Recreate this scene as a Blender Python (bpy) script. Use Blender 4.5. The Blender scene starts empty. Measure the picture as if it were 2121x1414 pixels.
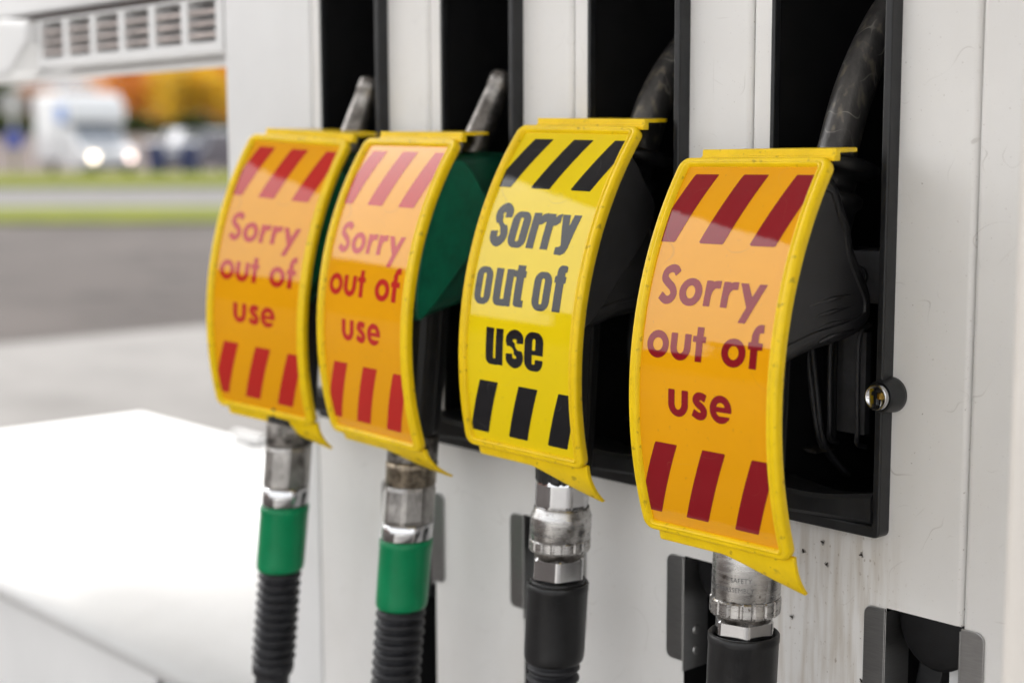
import bpy, bmesh, math, random
import numpy as np
from mathutils import Matrix, Vector

random.seed(7)
rng = np.random.default_rng(11)
scene = bpy.context.scene
col = scene.collection
HC = 1.05                       # camera height over the forecourt
rad = math.radians

# ------------------------------------------------------------------ camera
cam_d = bpy.data.cameras.new("camera")
cam = bpy.data.objects.new("camera", cam_d)
col.objects.link(cam)
scene.camera = cam
RV = Vector((0.66704004, 0.74501398, -0.00342738))
UV = Vector((-0.09031402, 0.0854264, 0.99224277))
VV = Vector((-0.73952752, 0.66155612, -0.12426804))
M = Matrix((RV, UV, -VV)).transposed().to_4x4()
M.translation = Vector((0, -0.84983, HC))
cam.matrix_world = M
cam_d.sensor_width = 36.0
cam_d.lens = 3187.3 / 2121 * 36
cam_d.clip_start = 0.02
cam_d.clip_end = 2000
cam_d.dof.use_dof = True
cam_d.dof.focus_distance = 1.03
cam_d.dof.aperture_fstop = 4.0

# ------------------------------------------------------------------ world, sun, exposure
SUN_EL, SUN_AZ = rad(48), rad(275)          # azimuth measured clockwise from +Y
world = bpy.data.worlds.new("World")
scene.world = world
world.use_nodes = True
nt = world.node_tree
for n in list(nt.nodes):
    nt.nodes.remove(n)
wo = nt.nodes.new("ShaderNodeOutputWorld")
bg = nt.nodes.new("ShaderNodeBackground")
sky = nt.nodes.new("ShaderNodeTexSky")
sky.sky_type = 'NISHITA'
sky.sun_disc = False
sky.sun_elevation = SUN_EL
sky.sun_rotation = SUN_AZ
sky.air_density = 1.0
sky.dust_density = 6.0
sky.ozone_density = 1.0
hs = nt.nodes.new("ShaderNodeHueSaturation")
hs.inputs["Saturation"].default_value = 0.22      # overcast: nearly white
gm = nt.nodes.new("ShaderNodeGamma")               # cloud cover evens the sky out
gm.inputs["Gamma"].default_value = 0.35
nt.links.new(sky.outputs[0], gm.inputs["Color"])
nt.links.new(gm.outputs[0], hs.inputs["Color"])
nt.links.new(hs.outputs[0], bg.inputs["Color"])
bg.inputs["Strength"].default_value = 0.15
nt.links.new(bg.outputs[0], wo.inputs["Surface"])

sun_d = bpy.data.lights.new("sun", 'SUN')
sun_d.energy = 0.5
sun_d.angle = rad(15)
sun_d.color = (1.0, 0.96, 0.9)
sun = bpy.data.objects.new("sun", sun_d)
col.objects.link(sun)
sd = Vector((math.sin(SUN_AZ) * math.cos(SUN_EL), math.cos(SUN_AZ) * math.cos(SUN_EL), math.sin(SUN_EL)))
sun.rotation_euler = sd.to_track_quat('Z', 'Y').to_euler()

vs = scene.view_settings
vs.view_transform = 'Standard'
vs.look = 'None'
vs.gamma = 1.0
vs.use_curve_mapping = False
vs.exposure = 3.28
scene.cycles.max_bounces = 8
scene.cycles.sample_clamp_indirect = 6.0
try:
    scene.cycles.use_denoising = True
except Exception:
    pass

# ------------------------------------------------------------------ materials
def node(t, kind, **kw):
    n = t.nodes.new(kind)
    for k, v in kw.items():
        if k in n.inputs.keys():
            n.inputs[k].default_value = v
        else:
            setattr(n, k, v)
    return n


def mat(name, color, rough=0.5, metal=0.0, var=0.12, scale=40.0, bump=0.0, bscale=200.0, coat=0.0,
        color2=None, spec=0.5, rvar=0.1, stretch=None, coat_rough=0.03, detail=4.0):
    m = bpy.data.materials.new(name)
    m.use_nodes = True
    t = m.node_tree
    b = t.nodes["Principled BSDF"]
    b.inputs["Metallic"].default_value = metal
    b.inputs["Specular IOR Level"].default_value = spec
    b.inputs["Coat Weight"].default_value = coat
    b.inputs["Coat Roughness"].default_value = coat_rough
    tc = node(t, "ShaderNodeTexCoord")
    mp = node(t, "ShaderNodeMapping")
    if stretch:
        mp.inputs["Scale"].default_value = stretch
    t.links.new(tc.outputs["Object"], mp.inputs["Vector"])
    nz = node(t, "ShaderNodeTexNoise", Scale=scale, Detail=detail, Roughness=0.6)
    t.links.new(mp.outputs[0], nz.inputs["Vector"])
    rp = node(t, "ShaderNodeValToRGB")
    c = Vector(color)
    c2 = Vector(color2) if color2 else c * (1 - var)
    c1 = c if color2 else c * (1 + var * 0.5)
    rp.color_ramp.elements[0].position = 0.35
    rp.color_ramp.elements[1].position = 0.65
    rp.color_ramp.elements[0].color = (*c2, 1)
    rp.color_ramp.elements[1].color = (*[min(x, 0.95) for x in c1], 1)
    t.links.new(nz.outputs["Fac"], rp.inputs["Fac"])
    t.links.new(rp.outputs[0], b.inputs["Base Color"])
    mr = node(t, "ShaderNodeMapRange")
    mr.inputs["To Min"].default_value = max(0.02, rough - rvar)
    mr.inputs["To Max"].default_value = min(1, rough + rvar)
    t.links.new(nz.outputs["Fac"], mr.inputs["Value"])
    t.links.new(mr.outputs[0], b.inputs["Roughness"])
    if bump > 0:
        n2 = node(t, "ShaderNodeTexNoise", Scale=bscale, Detail=3.0)
        t.links.new(mp.outputs[0], n2.inputs["Vector"])
        bp = node(t, "ShaderNodeBump", Strength=bump, Distance=0.001)
        t.links.new(n2.outputs["Fac"], bp.inputs["Height"])
        t.links.new(bp.outputs[0], b.inputs["Normal"])
        if coat > 0:
            pass
    m["bsdf"] = b.name
    return m


def specks(m, scale, lo, hi, color, stretch=None, amount=1.0):
    """mix small dirt marks over the base colour: noise above a threshold"""
    t = m.node_tree
    b = t.nodes["Principled BSDF"]
    src = b.inputs["Base Color"].links[0].from_socket
    tc = node(t, "ShaderNodeTexCoord")
    mp = node(t, "ShaderNodeMapping")
    if stretch:
        mp.inputs["Scale"].default_value = stretch
    t.links.new(tc.outputs["Object"], mp.inputs["Vector"])
    nz = node(t, "ShaderNodeTexNoise", Scale=scale, Detail=2.0)
    t.links.new(mp.outputs[0], nz.inputs["Vector"])
    mr = node(t, "ShaderNodeMapRange")
    mr.inputs["From Min"].default_value = lo
    mr.inputs["From Max"].default_value = hi
    mr.inputs["To Max"].default_value = amount
    t.links.new(nz.outputs["Fac"], mr.inputs["Value"])
    mx = node(t, "ShaderNodeMix", data_type='RGBA')
    t.links.new(mr.outputs[0], mx.inputs[0])
    t.links.new(src, mx.inputs[6])
    mx.inputs[7].default_value = (*color, 1)
    t.links.new(mx.outputs[2], b.inputs["Base Color"])
    return m


def scratches(m, scale, width, lo, hi, color, amount, mscale=26.0, off=(0, 0, 0)):
    """short hair-like marks: thin contour lines of a smooth noise, kept only in patches"""
    t = m.node_tree
    b = t.nodes["Principled BSDF"]
    src = b.inputs["Base Color"].links[0].from_socket
    tc = node(t, "ShaderNodeTexCoord")
    mp = node(t, "ShaderNodeMapping")
    mp.inputs["Location"].default_value = off
    t.links.new(tc.outputs["Object"], mp.inputs["Vector"])
    dn = node(t, "ShaderNodeTexNoise", Scale=scale, Detail=0.6)
    t.links.new(mp.outputs[0], dn.inputs["Vector"])
    sb = node(t, "ShaderNodeMath", operation='SUBTRACT')
    t.links.new(dn.outputs["Fac"], sb.inputs[0])
    sb.inputs[1].default_value = 0.5
    ab = node(t, "ShaderNodeMath", operation='ABSOLUTE')
    t.links.new(sb.outputs[0], ab.inputs[0])
    lt = node(t, "ShaderNodeMapRange")
    lt.inputs["From Min"].default_value = width
    lt.inputs["From Max"].default_value = width * 0.3
    t.links.new(ab.outputs[0], lt.inputs["Value"])
    mk = node(t, "ShaderNodeTexNoise", Scale=mscale, Detail=1.0)
    t.links.new(mp.outputs[0], mk.inputs["Vector"])
    mr = node(t, "ShaderNodeMapRange")
    mr.inputs["From Min"].default_value = lo
    mr.inputs["From Max"].default_value = hi
    mr.inputs["To Max"].default_value = amount
    t.links.new(mk.outputs["Fac"], mr.inputs["Value"])
    mu = node(t, "ShaderNodeMath", operation='MULTIPLY')
    t.links.new(lt.outputs[0], mu.inputs[0])
    t.links.new(mr.outputs[0], mu.inputs[1])
    mx = node(t, "ShaderNodeMix", data_type='RGBA')
    t.links.new(mu.outputs[0], mx.inputs[0])
    t.links.new(src, mx.inputs[6])
    mx.inputs[7].default_value = (*color, 1)
    t.links.new(mx.outputs[2], b.inputs["Base Color"])


def emit(name, color, strength):
    m = bpy.data.materials.new(name)
    m.use_nodes = True
    b = m.node_tree.nodes["Principled BSDF"]
    b.inputs["Base Color"].default_value = (*color, 1)
    b.inputs["Emission Color"].default_value = (*color, 1)
    b.inputs["Emission Strength"].default_value = strength
    return m


MT = {}
MT['panel'] = mat("white painted panel", (0.84, 0.83, 0.815), 0.38, var=0.03, scale=9, bump=0.04, bscale=60, rvar=0.06)
specks(MT['panel'], 420, 0.70, 0.78, (0.16, 0.11, 0.07), amount=0.7)
specks(MT['panel'], 11, 0.50, 0.80, (0.56, 0.50, 0.42), stretch=(2.0, 1, 0.5), amount=0.14)
specks(MT['panel'], 900, 0.70, 0.76, (0.20, 0.15, 0.11), amount=0.5)
def grime(m):
    """brown run-off and specks on the lower right panels"""
    t = m.node_tree
    b = t.nodes["Principled BSDF"]
    tc = node(t, "ShaderNodeTexCoord")
    sp = node(t, "ShaderNodeSeparateXYZ")
    t.links.new(tc.outputs["Object"], sp.inputs[0])
    def ramp(sock, a, c):
        r = node(t, "ShaderNodeMapRange")
        r.interpolation_type = 'SMOOTHSTEP'
        r.inputs["From Min"].default_value = a
        r.inputs["From Max"].default_value = c
        t.links.new(sock, r.inputs["Value"])
        return r.outputs[0]
    def mul(p, q):
        mm = node(t, "ShaderNodeMath", operation='MULTIPLY')
        t.links.new(p, mm.inputs[0])
        t.links.new(q, mm.inputs[1])
        return mm.outputs[0]
    mask = mul(mul(ramp(sp.outputs[2], -0.235, -0.275), ramp(sp.outputs[0], -0.72, -0.64)), ramp(sp.outputs[0], -0.55, -0.60))
    for stretch, scale, lo, hi, colr, am in (((1.0, 1, 0.09), 150, 0.42, 0.70, (0.46, 0.39, 0.30), 0.6), ((1, 1, 0.6), 330, 0.63, 0.72, (0.24, 0.17, 0.10), 0.55)):
        src = b.inputs["Base Color"].links[0].from_socket
        mp = node(t, "ShaderNodeMapping")
        mp.inputs["Scale"].default_value = stretch
        t.links.new(tc.outputs["Object"], mp.inputs["Vector"])
        nz = node(t, "ShaderNodeTexNoise", Scale=scale, Detail=4.0)
        t.links.new(mp.outputs[0], nz.inputs["Vector"])
        r = node(t, "ShaderNodeMapRange")
        r.inputs["From Min"].default_value = lo
        r.inputs["From Max"].default_value = hi
        r.inputs["To Max"].default_value = am
        t.links.new(nz.outputs["Fac"], r.inputs["Value"])
        mx = node(t, "ShaderNodeMix", data_type='RGBA')
        t.links.new(mul(r.outputs[0], mask), mx.inputs[0])
        t.links.new(src, mx.inputs[6])
        mx.inputs[7].default_value = (*colr, 1)
        t.links.new(mx.outputs[2], b.inputs["Base Color"])


grime(MT['panel'])
scratches(MT['panel'], 22, 0.0035, 0.58, 0.68, (0.42, 0.39, 0.36), 0.45)
scratches(MT['panel'], 30, 0.0035, 0.60, 0.68, (0.40, 0.37, 0.34), 0.4, 34.0, (3.1, 1.7, 5.2))
MT['white'] = mat("clean white sheet", (0.80, 0.80, 0.80), 0.35, var=0.04, scale=6, rvar=0.05)
MT['cream'] = mat("beige white sheet", (0.78, 0.74, 0.69), 0.4, var=0.04, scale=6)
MT['black'] = mat("black plastic", (0.018, 0.019, 0.021), 0.38, var=0.3, scale=60, bump=0.15, bscale=900, spec=0.4)
MT['dark'] = mat("matt black plastic", (0.008, 0.008, 0.009), 0.55, var=0.3, scale=80, bump=0.25, bscale=1500, spec=0.3)
MT['ribs'] = mat("charcoal moulded plastic", (0.020, 0.020, 0.022), 0.42, var=0.3, scale=80, bump=0.3, bscale=1400, spec=0.5)
MT['ribgrey'] = mat("grey moulded ribs", (0.05, 0.05, 0.054), 0.4, var=0.3, scale=80, bump=0.3, bscale=1400)
MT['rubber'] = mat("black rubber", (0.011, 0.011, 0.012), 0.40, var=0.35, scale=120, bump=0.15, bscale=900, spec=0.4)
MT['hose'] = mat("dark grey hose", (0.016, 0.0165, 0.020), 0.5, var=0.35, scale=90, bump=0.2, bscale=700, spec=0.4)
MT['green'] = mat("dark green plastic", (0.003, 0.080, 0.044), 0.45, var=0.25, scale=50, bump=0.2, bscale=500, spec=0.4)
MT['green2'] = mat("green plastic cover", (0.003, 0.17, 0.09), 0.4, var=0.25, scale=50, bump=0.15, bscale=500, spec=0.4)
MT['sleeve'] = mat("bright green sleeve", (0.001, 0.22, 0.082), 0.36, var=0.12, scale=40, spec=0.3)
MT['steel'] = mat("machined aluminium", (0.50, 0.49, 0.48), 0.27, metal=1.0, var=0.18, scale=60, rvar=0.1, stretch=(1, 1, 6), bump=0.08, bscale=500)
specks(MT['steel'], 320, 0.62, 0.72, (0.10, 0.08, 0.06), amount=0.8)
MT['chrome'] = mat("plated steel nut", (0.55, 0.55, 0.56), 0.13, metal=1.0, var=0.08, scale=90, rvar=0.06)
MT['hexsteel'] = mat("greyed steel hex", (0.36, 0.345, 0.33), 0.34, metal=1.0, var=0.3, scale=70, bump=0.15, bscale=400)
specks(MT['hexsteel'], 90, 0.54, 0.66, (0.10, 0.09, 0.085), stretch=(1, 1, 0.5), amount=0.6)
MT['dirty'] = mat("dirty metal", (0.30, 0.28, 0.26), 0.45, metal=0.9, var=0.5, scale=110, color2=(0.05, 0.045, 0.04), bump=0.4, bscale=400)
MT['bronze'] = mat("tarnished brass", (0.40, 0.34, 0.26), 0.4, metal=0.95, scale=140, color2=(0.10, 0.08, 0.06), bump=0.3, bscale=400)
MT['plate'] = mat("brushed steel plate", (0.38, 0.38, 0.38), 0.36, metal=1.0, var=0.10, scale=90, stretch=(1, 1, 14), rvar=0.06)
MT['spoutA'] = mat("worn aluminium spout", (0.34, 0.32, 0.30), 0.38, metal=0.9, scale=120, color2=(0.16, 0.15, 0.14), bump=0.2, bscale=500)
MT['spoutB'] = mat("dirty dark spout", (0.12, 0.115, 0.11), 0.36, metal=0.6, scale=70, color2=(0.06, 0.058, 0.058), bump=0.3, bscale=500, stretch=(1, 1, 0.35))
scratches(MT['spoutB'], 45, 0.012, 0.45, 0.6, (0.42, 0.40, 0.36), 0.6, 40.0)
specks(MT['spoutB'], 140, 0.55, 0.68, (0.30, 0.26, 0.20), amount=0.6, stretch=(1, 1, 0.4))
MT['frame'] = mat("yellow plastic frame", (0.92, 0.62, 0.004), 0.36, var=0.08, scale=60, bump=0.12, bscale=700, spec=0.28)
specks(MT['frame'], 170, 0.64, 0.74, (0.22, 0.12, 0.02), amount=0.5)
MT['orange'] = mat("orange insert under clear sheet", (0.85, 0.375, 0.002), 0.035, var=0.04, scale=12, bump=0.10, bscale=26, rvar=0.015, coat=0.0)
MT['yellow'] = mat("yellow insert under clear sheet", (0.86, 0.635, 0.004), 0.035, var=0.04, scale=12, bump=0.10, bscale=26, rvar=0.015, coat=0.0)
MT['red'] = mat("red print", (0.54, 0.024, 0.018), 0.035, var=0.04, scale=12, bump=0.10, bscale=26, rvar=0.015, coat=0.0)
MT['darkred'] = mat("dark red print", (0.26, 0.008, 0.014), 0.035, var=0.04, scale=12, bump=0.10, bscale=26, rvar=0.015, coat=0.0)
MT['ink'] = mat("black print", (0.012, 0.012, 0.014), 0.035, var=0.04, scale=12, bump=0.10, bscale=26, rvar=0.015, coat=0.0)
SIGNMATS = []
for k in ('orange', 'yellow', 'red', 'darkred', 'ink'):
    specks(MT[k], 260, 0.70, 0.76, (0.12, 0.09, 0.06), amount=0.15)
    SIGNMATS.append(k)
MT['engrave'] = mat("engraved lettering", (0.16, 0.16, 0.16), 0.6, metal=0.3)
MT['brown'] = mat("dark brown gap shade", (0.05, 0.034, 0.028), 0.7, color2=(0.03, 0.022, 0.02), scale=60)
MT['slat'] = mat("dusty louvre", (0.58, 0.50, 0.47), 0.55, var=0.3, scale=40)
MT['keyglint'] = mat("yellow lock reflection", (0.75, 0.48, 0.12), 0.2, metal=1.0)
MT['glass'] = mat("dark glass", (0.02, 0.025, 0.03), 0.06, var=0.05)
MT['screen'] = mat("windscreen with sky reflection", (0.20, 0.22, 0.25), 0.08, var=0.05)  # grey base colour stands in for the sky mirrored in the glass
MT['asphalt'] = mat("asphalt", (0.054, 0.046, 0.043), 0.85, spec=0.08, var=0.25, scale=3, bump=0.5, bscale=120)
specks(MT['asphalt'], 0.55, 0.42, 0.66, (0.070, 0.060, 0.056), amount=0.9)
specks(MT['asphalt'], 1.7, 0.60, 0.68, (0.018, 0.016, 0.015), amount=0.7)
MT['concrete'] = mat("pale concrete", (0.175, 0.168, 0.162), 0.8, spec=0.08, var=0.15, scale=2.2, bump=0.3, bscale=80)
specks(MT['concrete'], 0.9, 0.52, 0.72, (0.10, 0.095, 0.09), amount=0.6)
MT['grass'] = mat("grass", (0.115, 0.125, 0.012), 0.9, color2=(0.08, 0.092, 0.01), spec=0.05, scale=1.2, bump=0.8, bscale=60)
MT['road'] = mat("road asphalt", (0.115, 0.11, 0.11), 0.85, spec=0.08, var=0.15, scale=1.0, bump=0.4, bscale=90)
MT['pave'] = mat("pinkish paving", (0.10, 0.08, 0.073), 0.85, spec=0.08, var=0.15, scale=1.0)
MT['bounce'] = mat("pale bounce ground", (0.62, 0.60, 0.575), 0.8, var=0.12, scale=2.2, bump=0.3, bscale=80)
MT['soffit'] = mat("white canopy soffit", (0.74, 0.73, 0.72), 0.5, var=0.06, scale=1)
MT['bark'] = mat("bark", (0.06, 0.045, 0.035), 0.9, scale=12, color2=(0.03, 0.022, 0.018))
def leafmat(name, c1, c2, scale):
    m = mat(name, c1, 0.6, color2=c2, scale=scale)
    t = m.node_tree
    b = t.nodes["Principled BSDF"]
    tr = node(t, "ShaderNodeBsdfTranslucent")
    t.links.new(b.inputs["Base Color"].links[0].from_socket, tr.inputs["Color"])
    mx = node(t, "ShaderNodeMixShader")
    mx.inputs[0].default_value = 0.5
    out = t.nodes["Material Output"]
    t.links.new(b.outputs[0], mx.inputs[1])
    t.links.new(tr.outputs[0], mx.inputs[2])
    t.links.new(mx.outputs[0], out.inputs["Surface"])
    return m


MT['leaf_orange'] = leafmat("orange autumn leaves", (0.78, 0.33, 0.04), (0.52, 0.20, 0.03), 0.9)
MT['leaf_yellow'] = leafmat("yellow autumn leaves", (0.80, 0.52, 0.03), (0.48, 0.31, 0.02), 0.8)
MT['leaf_green'] = leafmat("green leaves", (0.10, 0.13, 0.03), (0.05, 0.07, 0.015), 0.9)
MT['leaf_rust'] = leafmat("rust leaves", (0.40, 0.20, 0.10), (0.24, 0.13, 0.08), 0.9)
MT['vanwhite'] = mat("white van paint", (0.46, 0.465, 0.48), 0.25, var=0.02, coat=0.4)
MT['vanblue'] = mat("blue van panel", (0.02, 0.13, 0.42), 0.3, var=0.05)
MT['tyre'] = mat("tyre", (0.015, 0.015, 0.016), 0.8)
MT['carblue'] = mat("dark blue car paint", (0.03, 0.035, 0.06), 0.2, coat=0.6)
MT['bin'] = mat("blue bin plastic", (0.012, 0.022, 0.10), 0.45)
MT['signblue'] = mat("blue sign face", (0.04, 0.06, 0.30), 0.4)
MT['brick'] = mat("red brick wall", (0.24, 0.11, 0.075), 0.85, scale=3, color2=(0.18, 0.09, 0.07))
MT['slate'] = mat("grey slate roof", (0.16, 0.155, 0.16), 0.7, scale=2, color2=(0.12, 0.12, 0.125))
MT['winglass'] = mat("window glass", (0.05, 0.06, 0.07), 0.05)
MT['lampwarm'] = emit("lit headlamp", (1.0, 0.84, 0.62), 0.9)
MT['lampdim'] = emit("lit headlamp dim", (1.0, 0.76, 0.66), 0.55)
MT['insect'] = mat("dried insect", (0.03, 0.02, 0.015), 0.6)


for k in SIGNMATS:
    scratches(MT[k], 34, 0.0030, 0.54, 0.64, (0.42, 0.40, 0.38) if k == 'ink' else (0.55, 0.36, 0.20), 0.13, 30.0)
    scratches(MT[k], 19, 0.0050, 0.60, 0.70, (0.20, 0.14, 0.08), 0.18, 22.0, (2.2, 7.1, 1.3))
scratches(MT['sleeve'], 40, 0.006, 0.50, 0.62, (0.10, 0.30, 0.20), 0.35, 40.0)
scratches(MT['rubber'], 40, 0.005, 0.52, 0.62, (0.06, 0.06, 0.06), 0.5, 40.0)


# ------------------------------------------------------------------ mesh helpers
class MB:
    def __init__(self):
        self.v, self.f, self.mi, self.sm = [], [], [], []

    def add(self, verts, faces, mi=0, smooth=False):
        o = len(self.v)
        self.v += [tuple(p) for p in verts]
        for f in faces:
            self.f.append([o + i for i in f])
            self.mi.append(mi)
            self.sm.append(smooth)
        return self

    def box(self, x0, x1, y0, y1, z0, z1, mi=0):
        v = [(x0, y0, z0), (x1, y0, z0), (x1, y1, z0), (x0, y1, z0), (x0, y0, z1), (x1, y0, z1), (x1, y1, z1), (x0, y1, z1)]
        return self.add(v, [(0, 3, 2, 1), (4, 5, 6, 7), (0, 1, 5, 4), (1, 2, 6, 5), (2, 3, 7, 6), (3, 0, 4, 7)], mi)

    def prism(self, pts, h0, h1, fn, mi=0, smooth=False):
        """polygon pts (a,b) extruded from h0 to h1; fn(a,b,h) -> xyz"""
        n = len(pts)
        v = [fn(a, b, h0) for a, b in pts] + [fn(a, b, h1) for a, b in pts]
        fs = [tuple(range(n))[::-1], tuple(range(n, 2 * n))]
        self.add(v, fs, mi)
        o = len(self.v) - 2 * n
        for i in range(n):
            j = (i + 1) % n
            self.f.append([o + i, o + j, o + n + j, o + n + i])
            self.mi.append(mi)
            self.sm.append(smooth)
        return self

    def rings(self, rings, mi=0, smooth=True, cap0=True, cap1=True, closed=True):
        n = len(rings[0])
        v = [p for r in rings for p in r]
        fs = []
        for k in range(len(rings) - 1):
            for i in range(n if closed else n - 1):
                j = (i + 1) % n
                fs.append((k * n + i, k * n + j, (k + 1) * n + j, (k + 1) * n + i))
        self.add(v, fs, mi, smooth)
        o = len(self.v) - len(v)
        if cap0:
            self.f.append([o + i for i in range(n)][::-1]); self.mi.append(mi); self.sm.append(False)
        if cap1:
            self.f.append([o + len(v) - n + i for i in range(n)]); self.mi.append(mi); self.sm.append(False)
        return self

    def tube(self, path, radii, n=24, mi=0, cap=True, smooth=True):
        path = [Vector(p) for p in path]
        if not isinstance(radii, (list, tuple)):
            radii = [radii] * len(path)
        rs = []
        ref = Vector((1, 0, 0))
        for i, p in enumerate(path):
            t = (path[min(i + 1, len(path) - 1)] - path[max(i - 1, 0)]).normalized()
            if abs(t.dot(ref)) > 0.95:
                ref = Vector((0, 1, 0))
            a = (ref - t * ref.dot(t)).normalized()
            b = t.cross(a)
            rs.append([p + (a * math.cos(2 * math.pi * k / n) + b * math.sin(2 * math.pi * k / n)) * radii[i] for k in range(n)])
        return self.rings(rs, mi, smooth, cap, cap)

    def grid(self, P, mi=0, smooth=True, skip=None):
        """P[i][j] points; skip(i,j) leaves a cell out"""
        ni, nj = len(P), len(P[0])
        v = [p for r in P for p in r]
        fs = [(i * nj + j, i * nj + j + 1, (i + 1) * nj + j + 1, (i + 1) * nj + j)
              for i in range(ni - 1) for j in range(nj - 1) if not (skip and skip(i, j))]
        return self.add(v, fs, mi, smooth)

    def build(self, name, m, parent=None, bevel=0.0, segs=2, fix=True, auto=None):
        me = bpy.data.meshes.new(name)
        me.from_pydata([tuple(p) for p in self.v], [], self.f)
        for x in (m if isinstance(m, (list, tuple)) else [m]):
            me.materials.append(x)
        me.polygons.foreach_set("material_index", self.mi)
        me.polygons.foreach_set("use_smooth", self.sm)
        me.update()
        if fix:
            bm = bmesh.new()
            bm.from_mesh(me)
            bmesh.ops.recalc_face_normals(bm, faces=bm.faces)
            bm.to_mesh(me)
            bm.free()
        o = bpy.data.objects.new(name, me)
        col.objects.link(o)
        if parent:
            o.parent = parent
        if bevel > 0:
            md = o.modifiers.new("bevel", 'BEVEL')
            md.width = bevel
            md.segments = segs
            md.limit_method = 'ANGLE'
            md.angle_limit = rad(40)
        return o


def thing(name, label, cat, loc=(0, 0, 0), group=None, rz=0):
    o = bpy.data.objects.new(name, None)
    o.empty_display_size = 0.05
    col.objects.link(o)
    o.location = loc
    o.rotation_euler = (0, 0, rz)
    o["label"] = label
    o["category"] = cat
    if group:
        o["group"] = group
    return o


def tag(o, label, cat, group=None):
    o["label"] = label
    o["category"] = cat
    if group:
        o["group"] = group
    return o


def kind(o, k='structure'):
    o["kind"] = k
    return o


def frame_path(path, prof, n=64, facets=None, mod=None):
    """lathe along a smooth axis: prof = [(z, r)], axis gives centre for z"""
    rs = []
    for z, r in prof:
        c = path(z)
        ring = []
        for k in range(n):
            a = 2 * math.pi * (k + 0.5) / n
            rr = r
            if mod:
                rr = r * mod(a)
            ring.append((c[0] + rr * math.cos(a), c[1] + rr * math.sin(a), z))
        rs.append(ring)
    return rs


def hexmod(nf, phase=0.0):
    step = 2 * math.pi / nf
    def f(a):
        b = ((a + phase + step / 2) % step) - step / 2
        return min(math.cos(step / 2) / math.cos(b) * 1.035, 1.0)
    return f


# ------------------------------------------------------------------ fonts as fields
def sd_box(U, V, u0, u1, v0, v1):
    return np.maximum(np.maximum(u0 - U, U - u1), np.maximum(v0 - V, V - v1))


def sd_rbox(U, V, u0, u1, v0, v1, r):
    cu, cv = (u0 + u1) / 2, (v0 + v1) / 2
    hu, hv = (u1 - u0) / 2 - r, (v1 - v0) / 2 - r
    qx, qy = np.abs(U - cu) - hu, np.abs(V - cv) - hv
    return np.hypot(np.maximum(qx, 0), np.maximum(qy, 0)) + np.minimum(np.maximum(qx, qy), 0) - r


def sd_ell(U, V, cu, cv, a, b):
    return (np.hypot((U - cu) / a, (V - cv) / b) - 1) * min(a, b)


def sd_poly(U, V, pts):
    """convex polygon"""
    area = sum(pts[i][0] * pts[(i + 1) % len(pts)][1] - pts[(i + 1) % len(pts)][0] * pts[i][1] for i in range(len(pts)))
    s = 1 if area > 0 else -1
    d = np.full(U.shape, -1e9)
    for i in range(len(pts)):
        (x0, y0), (x1, y1) = pts[i], pts[(i + 1) % len(pts)]
        L = math.hypot(x1 - x0, y1 - y0)
        d = np.maximum(d, s * ((y1 - y0) * (U - x0) - (x1 - x0) * (V - y0)) / L)
    return d


def catmull(pts, n=10):
    P = [np.array(p, float) for p in pts]
    P = [2 * P[0] - P[1]] + P + [2 * P[-1] - P[-2]]
    out = []
    for i in range(1, len(P) - 2):
        for t in np.linspace(0, 1, n, endpoint=False):
            a, b, c, d = P[i - 1], P[i], P[i + 1], P[i + 2]
            out.append(0.5 * (2 * b + (c - a) * t + (2 * a - 5 * b + 4 * c - d) * t * t + (3 * b - a - 3 * c + d) * t ** 3))
    out.append(P[-2])
    return out


def sd_stroke(U, V, pts, w, n=10):
    P = catmull(pts, n)
    d = np.full(U.shape, 1e9)
    for i in range(len(P) - 1):
        a, b = P[i], P[i + 1]
        e = b - a
        t = np.clip(((U - a[0]) * e[0] + (V - a[1]) * e[1]) / max(e @ e, 1e-9), 0, 1)
        d = np.minimum(d, np.hypot(U - a[0] - t * e[0], V - a[1] - t * e[1]))
    d = d - w / 2
    # butt the two ends
    for p, q in ((P[0], P[1]), (P[-1], P[-2])):
        e = (p - q) / np.linalg.norm(p - q)
        cut = (U - p[0]) * e[0] + (V - p[1]) * e[1]
        near = np.hypot(U - p[0], V - p[1]) < w * 0.75
        d = np.where(near, np.maximum(d, cut), d)
    return d


mn = lambda *a: np.minimum.reduce(a)
sub = lambda a, b: np.maximum(a, -b)


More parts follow.
